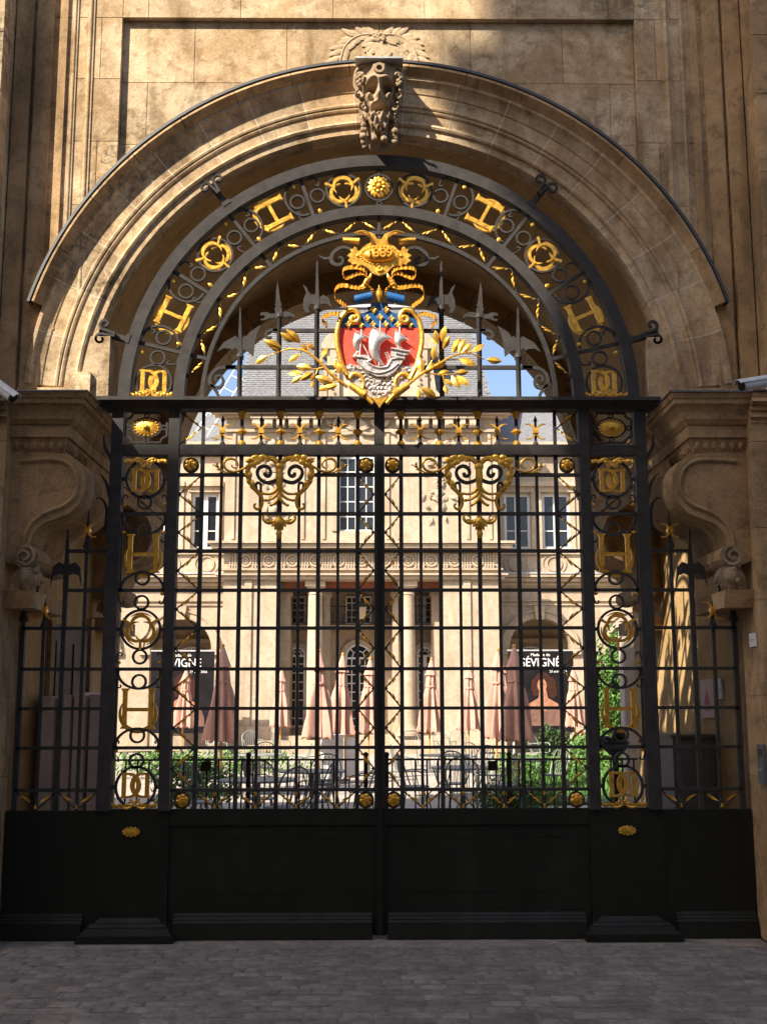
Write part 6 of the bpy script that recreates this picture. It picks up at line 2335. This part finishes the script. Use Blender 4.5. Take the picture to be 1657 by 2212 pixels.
def make_table():
    t = thing('cafe_table', '-', 'table', (0, 0, 0), 'round tables on the terrace')
    MB().lathe([(0.0, 0.0), (0.45, 0.0), (0.46, 0.012), (0.45, 0.024), (0.0, 0.026)], (0, 0, 0.70), 28).build('table_top', 'chair_metal', t, True)
    MB().lathe([(0.025, 0.12), (0.025, 0.70)], (0, 0, 0), 8).build('stem', 'chair_metal', t, True)
    for k in range(3):
        a = 2 * PI * k / 3 + 0.4
        MB().tube(bez([(0, 0, 0.35), (0.12 * cos(a), 0.12 * sin(a), 0.2), (0.28 * cos(a), 0.28 * sin(a), 0.06), (0.33 * cos(a), 0.33 * sin(a), 0.0)], 4), 0.013, 6).build('leg', 'chair_metal', t)
    return t


ct, cc = make_table(), make_chair()
tables = [(560, 5.6, 'nearest round wire café table left behind the railing'), (676, 7.4, 'second round café table behind the nearest one at left'), (1000, 8.2, 'round café table right of the middle behind the railing'), (1130, 10.5, 'round café table by the hedge on the right'),
          (960, 12.2, 'farther round café table under the lit parasol at right'), (560, 12.6, 'farther round café table right of the shaded left parasol')]
tpos = []
for i, (px, Y, lab) in enumerate(tables):
    loc = (X_(px, Y, 1600), Y, 0.0)
    tpos.append(loc)
    if i == 0:
        ct.location = loc
        ct['label'] = lab
    else:
        copy_tree(ct, loc, i * 0.7, None, lab)
ch = [(0, 20, 'wire chair on the right of the nearest left table'), (0, 165, 'wire chair on the left of the nearest left table'), (0, 95, 'wire chair behind the nearest left table'), (1, 0, 'wire chair on the right of the second left table'), (1, 80, 'wire chair behind the second left table'),
      (1, 200, 'wire chair on the left of the second left table'), (2, 30, 'wire chair on the right of the table right of the middle'), (2, 170, 'wire chair on the left of the table right of the middle'), (2, 100, 'wire chair behind the table right of the middle'), (2, 265, 'wire chair with its back to the gate right of the middle'),
      (3, 140, 'wire chair on the left of the table by the hedge'), (3, 40, 'wire chair on the right of the table by the hedge'), (4, 60, 'wire chair behind the farther right table'), (4, 180, 'wire chair left of the farther right table'), (4, 320, 'wire chair right of the farther right table'),
      (5, 90, 'wire chair behind the farther left table'), (5, 0, 'wire chair right of the farther left table'), (0, 300, 'wire chair with its back to the gate at the nearest left table')]
for i, (ti, ang, lab) in enumerate(ch):
    tx, ty, _ = tpos[ti]
    a = rad(ang)
    loc = (tx + 0.68 * cos(a), ty + 0.68 * sin(a), 0)
    rz = a - PI / 2 + random.uniform(-.25, .25)
    if i == 0:
        cc.location = loc
        cc.rotation_euler = (0, 0, rz)
        cc['label'] = lab
    else:
        copy_tree(cc, loc, rz, None, lab)
for px, Y, rz, lab in ((545, 22.5, 0.4, 'far wire chair before the blank wall left of the porch'), (610, 22.0, 2.0, 'far wire chair left of the gaping parasol'), (470, 20.0, 1.2, 'far wire chair near the left banner'), (890, 22.0, 0.2, 'far wire chair before the right porch column'),
                       (960, 21.0, 2.6, 'far wire chair between the two right parasols'), (1165, 19.5, 0.9, 'far wire chair below the right banner'), (990, 24.0, 3.0, 'farthest wire chair against the blank wall at right')):
    copy_tree(cc, (X_(px, Y, 1600), Y, 0), rz, None, lab)

# white counter and wooden sign board in the middle of the court
Y = 15.5
t = thing('white_counter', 'white painted counter box standing in the sun left of the middle', 'counter', (X_(712, Y, 1650), Y, 0))
x0, x1 = X_(686, Y, 1650), X_(741, Y, 1650)
MB().box(x0, x1, Y, Y + 0.5, 0.10, 0.93).build('body', 'white_paint', t)
MB().box(x0 - 0.04, x1 + 0.04, Y - 0.04, Y + 0.54, 0.932, 0.975).build('counter_top', 'white_paint', t)
MB().box(x0 + 0.03, x1 - 0.03, Y + 0.04, Y + 0.46, 0.0, 0.10).build('plinth', 'cabinet_grey', t)
t = thing('sign_board', 'pale sign board in an orange wooden frame beside the white counter', 'sign board', (X_(757, 15.9, 1640), 15.9, 0))
x0, x1 = X_(744, 15.9, 1640), X_(772, 15.9, 1640)
z1 = Z_(1587, 15.9)
MB().box(x0 + 0.03, x1 - 0.03, 15.91, 15.93, 0.13, z1 - 0.04).build('board', 'paper', t)
for a, b in ((x0, x0 + 0.03), (x1 - 0.03, x1)):
    MB().box(a, b, 15.88, 15.95, 0, z1).build('upright', 'wood', t)
for a, b in ((z1 - 0.04, z1), (0.1, 0.13)):
    MB().box(x0 + 0.031, x1 - 0.031, 15.885, 15.945, a, b).build('rail', 'wood', t)
mb = MB()
for s in (x0 + 0.015, x1 - 0.015):
    mb.tube([(s, 15.95, z1 - 0.1), (s, 16.3, 0.0)], 0.014, 5)
mb.build('strut', 'wood', t)

# ------------------------------------------------------------------ low iron railing behind the passage
YF = 4.15
for s, side in ((-1, 'left'), (1, 'right')):
    fx0, fx1 = (-3.2, -0.12) if s < 0 else (0.10, 3.3)
    t = thing('low_railing', 'low black iron railing across the %s half of the court entrance' % side, 'railing', ((fx0 + fx1) / 2, YF, 0), 'low railings')
    MB().box(fx0, fx1, YF - 0.012, YF + 0.012, 1.005, 1.025).build('top_rail', 'iron', t)
    MB().box(fx0, fx1, YF - 0.012, YF + 0.012, 0.10, 0.125).build('bottom_rail', 'iron', t)
    x = fx0 + 0.06
    i = 0
    while x < fx1:
        MB().box(x - 0.008, x + 0.008, YF - 0.008, YF + 0.008, 0.125, 1.005).build('baluster', 'iron', t)
        x += 0.122
    for x in (fx0 + 0.0, (fx0 + fx1) / 2 - 0.3 * s, fx1):
        po = MB().box(x - 0.022, x + 0.022, YF - 0.0225, YF + 0.0225, 0.0, 1.04).build('post', 'iron', t)
        MB().ball((x, YF, 1.065), 0.03).build('knob', 'iron', po, True)
    xk = -1.80 if s < 0 else 1.22
    lk = MB().box(xk - 0.05, xk + 0.05, YF - 0.05, YF - 0.014, 0.90, 1.0).build('lock_box', 'iron', t)
    MB().lathe([(0.016, 0), (0.016, -0.05)], (xk, YF - 0.05, 0.95), 8, 'Y').build('lock_knob', 'iron', lk, True)

# ------------------------------------------------------------------ planting
def leaves(mb, c, rx, ry, rz, n, size, rg, hollow=0.45):
    for _ in range(n):
        while True:
            p = Vector((rg.uniform(-1, 1), rg.uniform(-1, 1), rg.uniform(-1, 1)))
            if hollow < p.length < 1:
                break
        q = Vector((c[0] + p.x * rx, c[1] + p.y * ry, c[2] + p.z * rz)) + Vector((rg.gauss(0, .05) * rx, rg.gauss(0, .05) * ry, rg.gauss(0, .06) * rz))
        d = Vector((rg.gauss(0, 1), rg.gauss(0, 1), rg.gauss(0, 1))).normalized()
        u = d.orthogonal().normalized()
        v = d.cross(u)
        s = size * rg.uniform(0.6, 1.3)
        mb.add([tuple(q + u * s), tuple(q + v * s * 0.5 + d * s * 0.15), tuple(q - u * s), tuple(q - v * s * 0.5 + d * s * 0.15)], [(0, 1, 2, 3)])


def plant(name, label, cat, px, Y, pyt, rx, ry, n, size, mat='leaf_green', seed=1, grp=None, lumps=5, flowers=0):
    rg = random.Random(seed)
    x = X_(px, Y, 1650)
    zt = Z_(pyt, Y)
    t = thing(name, label, cat, (x, Y, 0), grp)
    mb = MB()
    for i in range(lumps):
        ox, oy = rg.uniform(-.6, .6) * rx, rg.uniform(-.6, .6) * ry
        h = zt * rg.uniform(0.72, 1.0)
        leaves(mb, (x + ox, Y + oy, h * 0.55), rx * rg.uniform(.4, .65), ry * rg.uniform(.4, .65), h * 0.48, n // lumps, size, rg)
    mb.build('foliage', mat, t)
    mb = MB()
    for i in range(7):
        a = rg.uniform(0, 2 * PI)
        mb.tube([(x + rg.uniform(-.2, .2) * rx, Y + rg.uniform(-.2, .2) * ry, 0), (x + 0.5 * rx * cos(a), Y + 0.5 * ry * sin(a), zt * 0.75)], [0.018, 0.006], 5)
    mb.build('stems', 'twig', t)
    if flowers:
        mb = MB()
        for i in range(flowers):
            mb.ball((x + rg.uniform(-.8, .8) * rx, Y - ry * rg.uniform(0.3, 0.9), zt * rg.uniform(0.6, 1.0)), 0.035, 0.03, 0.035, 6, 4)
        mb.build('blossoms', 'flower_red', t, True)
    return t


lawn = MB()
rgz = random.Random(21)
for _ in range(9000):
    x, y = rgz.uniform(2.1, 9.0), rgz.uniform(10.5, 27.0)
    if x < 2.1 + (y - 10.5) * 0.10:
        continue
    h, a = rgz.uniform(0.05, 0.16), rgz.uniform(0, PI)
    w_ = 0.02
    lawn.add([(x - w_ * cos(a), y - w_ * sin(a), 0.05), (x + w_ * cos(a), y + w_ * sin(a), 0.05), (x + rgz.uniform(-.04, .04), y + rgz.uniform(-.04, .04), 0.05 + h)], [(0, 1, 2)])
lb = MB()
lb.prism([(2.1, 10.5), (9.2, 10.5), (9.2, 27.2), (3.8, 27.2)], 0, 1)
bed = MB()
bed.v = [(x, z, -0.05 + (0.10 if y > 0.5 else 0.0)) for x, y, z in lb.v]
bed.f = lb.f
tag(bed.build('lawn', 'dark_green'), kind='structure')
tag(lawn.build('grass', 'leaf_green'), 'bright green grass beside the terrace on the right', 'grass', kind='stuff')
plant('shrub', 'low bright shrub behind the railing at far left', 'shrub', 408, 9.5, 1628, 0.75, 0.5, 1500, 0.045, 'leaf_green', 3, 'shrubs by the terrace')
plant('shrub', 'long low hedge left of the shaded parasol', 'shrub', 440, 17.5, 1612, 2.3, 0.6, 2600, 0.05, 'leaf_green', 4, 'shrubs by the terrace', 9)
plant('shrub', 'low shrub at the foot of the dark right parasol', 'shrub', 1125, 9.0, 1680, 0.75, 0.5, 1600, 0.04, 'leaf_green', 5, 'shrubs by the terrace')
plant('shrub', 'small clipped evergreen below the right banner', 'shrub', 1203, 21.0, 1563, 0.45, 0.45, 1500, 0.05, 'dark_green', 6, 'shrubs by the terrace', 3)
plant('shrub', 'red flowering shrub right of the clipped evergreen', 'shrub', 1285, 20.0, 1575, 1.0, 0.6, 2200, 0.055, 'leaf_green', 7, 'shrubs by the terrace', 6, 3)
plant('shrub', 'low hedge behind the table by the lawn', 'shrub', 1190, 17.0, 1622, 1.6, 0.5, 2200, 0.045, 'leaf_green', 8, 'shrubs by the terrace', 7)
iv = plant('ivy', 'tall ivy climbing a post behind the right gate pier', 'ivy', 1318, 17.2, 1345, 0.34, 0.3, 3000, 0.06, 'leaf_green', 9, None, 6)
x = X_(1362, 9.4, 1500)
po = thing('stone_post', 'plain grey stone post right of the ivy', 'post', (x, 9.4, 0))
MB().cbox(x - 0.13, x + 0.13, 9.3, 9.56, 0.0, 2.75, 0.02).build('shaft', 'paving', po)
MB().frust((x - 0.17, x + 0.17, 9.26, 9.6), 2.752, (x - 0.1, x + 0.1, 9.33, 9.53), 2.9).build('cap', 'paving', po)

# black globe in its bowl behind the right gate pier
gx, gy = X_(1337, 4.7, 1590), 4.7
gz = Z_(1590, 4.7)
t = thing('globe_planter', 'black globe on a dark bowl standing behind the right gate pier', 'planter', (gx, gy, 0))
MB().ball((gx, gy, gz), 0.085, 0.085, 0.085, 20, 12).build('globe', 'black_plastic', t, True)
MB().lathe([(0.05, 0), (0.12, 0.06), (0.17, 0.16), (0.165, 0.17), (0.11, 0.08), (0.0, 0.05)], (gx - 0.05, gy, gz - 0.22), 20).build('bowl', 'black_plastic', t, True)
MB().ball((gx - 0.14, gy + 0.02, gz - 0.05), 0.06, 0.06, 0.05, 14, 8).build('globe', 'black_plastic', t, True)
MB().lathe([(0.13, 0), (0.13, 0.03), (0.04, 0.08), (0.035, gz - 0.28), (0.05, gz - 0.215)], (gx - 0.05, gy, 0), 14).build('stand', 'black_plastic', t, True)

# ------------------------------------------------------------------ things in the passage and on the wall
t = thing('passage_door', 'dark brown door in the left wall of the passage', 'door', (-2.61, 1.4, 0))
MB().box(-2.64, -2.585, 0.86, 2.02, 0.0, 2.24).build('leaf', 'dark_door', t)
for y0, y1 in ((0.95, 1.38), (1.5, 1.93)):
    for z0, z1 in ((0.2, 0.95), (1.05, 2.1)):
        MB().box(-2.587, -2.572, y0, y1, z0, z1).build('panel', 'dark_door', t)
MB().box(-2.62, -2.56, 0.74, 0.855, 0, 2.36).build('frame', 'weathered_stone', t)
MB().box(-2.62, -2.56, 2.025, 2.14, 0, 2.36).build('frame', 'weathered_stone', t)
MB().ball((-2.56, 0.98, 1.05), 0.03).build('handle', 'gold', t, True)
rb = random.Random(6)
for i, (x0, x1, y, h, lab) in enumerate(((-2.56, -2.475, 0.52, 1.66, 'outermost pale display panel stored inside the left grille'), (-2.44, -2.365, 0.60, 1.67, 'second pale display panel stored inside the left grille'), (-2.345, -2.265, 0.66, 1.69, 'third and tallest pale display panel inside the left grille'), (-2.235, -2.155, 0.72, 1.675, 'pale display panel nearest the gate pier inside the left grille'))):
    t = thing('display_panel', lab, 'panel', ((x0 + x1) / 2, y, 0), 'pale display panels')
    MB().box(x0, x1, y, y + 0.5, 0.03, h - 0.03).build('board', 'board', t)
    MB().box(x0 - 0.004, x1 + 0.004, y - 0.006, y + 0.506, h - 0.029, h).build('top_edge', 'board', t)
    MB().box(x0 + 0.01, x1 - 0.01, y + 0.02, y + 0.48, 0.0, 0.03).build('foot', 'dark_door', t)
t = thing('notice', 'pink notice with a red triangle on the right passage wall', 'notice', (2.61, 0.88, 1.48))
za_, zb_ = 1.485, 1.785
MB().box(2.600, 2.616, 0.71, 1.06, za_, zb_).build('sheet', 'pink_paper', t)
mb = MB()
mb.add([(2.598, 0.80, za_ + 0.10), (2.598, 0.97, za_ + 0.10), (2.598, 0.885, zb_ - 0.07), (2.5995, 0.80, za_ + 0.10), (2.5995, 0.97, za_ + 0.10), (2.5995, 0.885, zb_ - 0.07)], [(0, 1, 2), (5, 4, 3), (0, 3, 4, 1), (1, 4, 5, 2), (2, 5, 3, 0)])
mb.box(2.598, 2.5995, 0.80, 0.97, za_ + 0.055, za_ + 0.063)
mb.build('red_triangle', 'red_print', t)
t = thing('wall_plate', 'small white plate beside the pink notice', 'plate', (2.61, 0.58, 1.6))
MB().box(2.60, 2.617, 0.50, 0.66, 1.63, 1.785).build('plate', 'paper', t)
MB().box(2.597, 2.599, 0.52, 0.64, 1.70, 1.705).build('printed_line', 'cabinet_grey', t)
t = thing('grey_cabinet', 'grey metal cabinet against the right passage wall', 'cabinet', (2.45, 1.0, 0))
MB().box(2.27, 2.61, 0.72, 1.30, 0.06, 1.335).build('body', 'cabinet_grey', t)
MB().box(2.25, 2.614, 0.70, 1.32, 1.337, 1.36).build('lid', 'cabinet_grey', t)
MB().box(2.30, 2.58, 0.708, 0.718, 0.12, 1.30).build('door', 'cabinet_grey', t)
MB().box(2.31, 2.335, 0.695, 0.707, 0.65, 0.75).build('handle', 'black_plastic', t)
MB().box(2.29, 2.60, 0.75, 1.28, 0.0, 0.06).build('foot', 'black_plastic', t)
t = thing('paper_notice', 'small white paper stuck on the right stone jamb', 'notice', (2.62, -0.25, 1.99))
za_, zb_ = at(1624, 1397, -0.25)[1], at(1624, 1368, -0.25)[1]
MB().box(2.614, 2.622, -0.315, -0.175, za_, zb_).build('sheet', 'paper', t)
MB().box(2.6115, 2.6135, -0.29, -0.20, (za_ + zb_) / 2, (za_ + zb_) / 2 + 0.004).build('printed_line', 'cabinet_grey', t)
t = thing('intercom', 'dark entry phone plate on the right stone jamb', 'intercom', (2.62, -0.31, 1.04))
za_, zb_ = at(1632, 1693, -0.31)[1], at(1632, 1608, -0.31)[1]
MB().box(2.602, 2.623, -0.38, -0.25, za_, zb_).build('plate', 'cabinet_grey', t)
MB().lathe([(0.012, 0), (0.012, -0.008)], (2.602, -0.315, (za_ + zb_) / 2 - 0.04), 10, 'X').build('button', 'zinc', t, True)
MB().box(2.599, 2.6015, -0.35, -0.28, zb_ - 0.08, zb_ - 0.03).build('speaker_grille', 'black_plastic', t)


def cctv(label, p0, p1, r, Y0, Y1):
    """bullet camera from its lens end p0 to its back end p1 (photo positions)"""
    (xa, za), (xb, zb) = at(*p0, Y0), at(*p1, Y1)
    A, B = Vector((xa, Y0, za)), Vector((xb, Y1, zb))
    t = thing('security_camera', label, 'security camera', tuple(B), 'bullet security cameras')
    d = (B - A).normalized()
    MB().tube([tuple(A + d * 0.012), tuple(B)], r, 16).build('body', 'camera_white', t, True)
    MB().tube([tuple(A), tuple(A + d * 0.014)], r * 0.96, 16).build('lens', 'black_plastic', t, True)
    up = Vector((0, 0, 1))
    sd = d.cross(up).normalized()
    mb = MB()
    q = []
    for P in (A - d * 0.03, B - d * 0.02):
        for k in range(7):
            a = rad(20 + 140 * k / 6)
            q.append(tuple(P + (sd * cos(a) + d.cross(sd).normalized() * -sin(a) * -1 if False else P * 0 + sd * cos(a) + sd.cross(d).normalized() * sin(a)) * r * 1.22))
    q2 = [tuple(Vector(v) + sd.cross(d).normalized() * 0.006) for v in q]
    fs = []
    for k in range(6):
        fs += [(k, k + 1, 8 + k, 7 + k), (14 + 7 + k, 14 + 8 + k, 14 + k + 1, 14 + k)]
    for a, b in [(k, k + 1) for k in range(6)] + [(6, 13)] + [(k + 1, k) for k in range(12, 6, -1)] + [(7, 0)]:
        fs.append((a, b, b + 14, a + 14))
    mb.add(q + q2, fs)
    mb.build('sun_shield', 'camera_white', t, True)
    e = B + Vector((0.0, 0.14, -0.02))
    MB().tube([tuple(B - d * 0.03), tuple((B + e) / 2 + Vector((0, 0, -0.05))), tuple(e)], 0.014, 8).build('bracket', 'camera_white', t, True)
    return t


cctv('white bullet security camera on the left ledge', (30, 860), (-14, 828), 0.036, -0.66, -0.60)
cctv('white bullet security camera on the right ledge', (1600, 834), (1672, 822), 0.036, -0.64, -0.56)
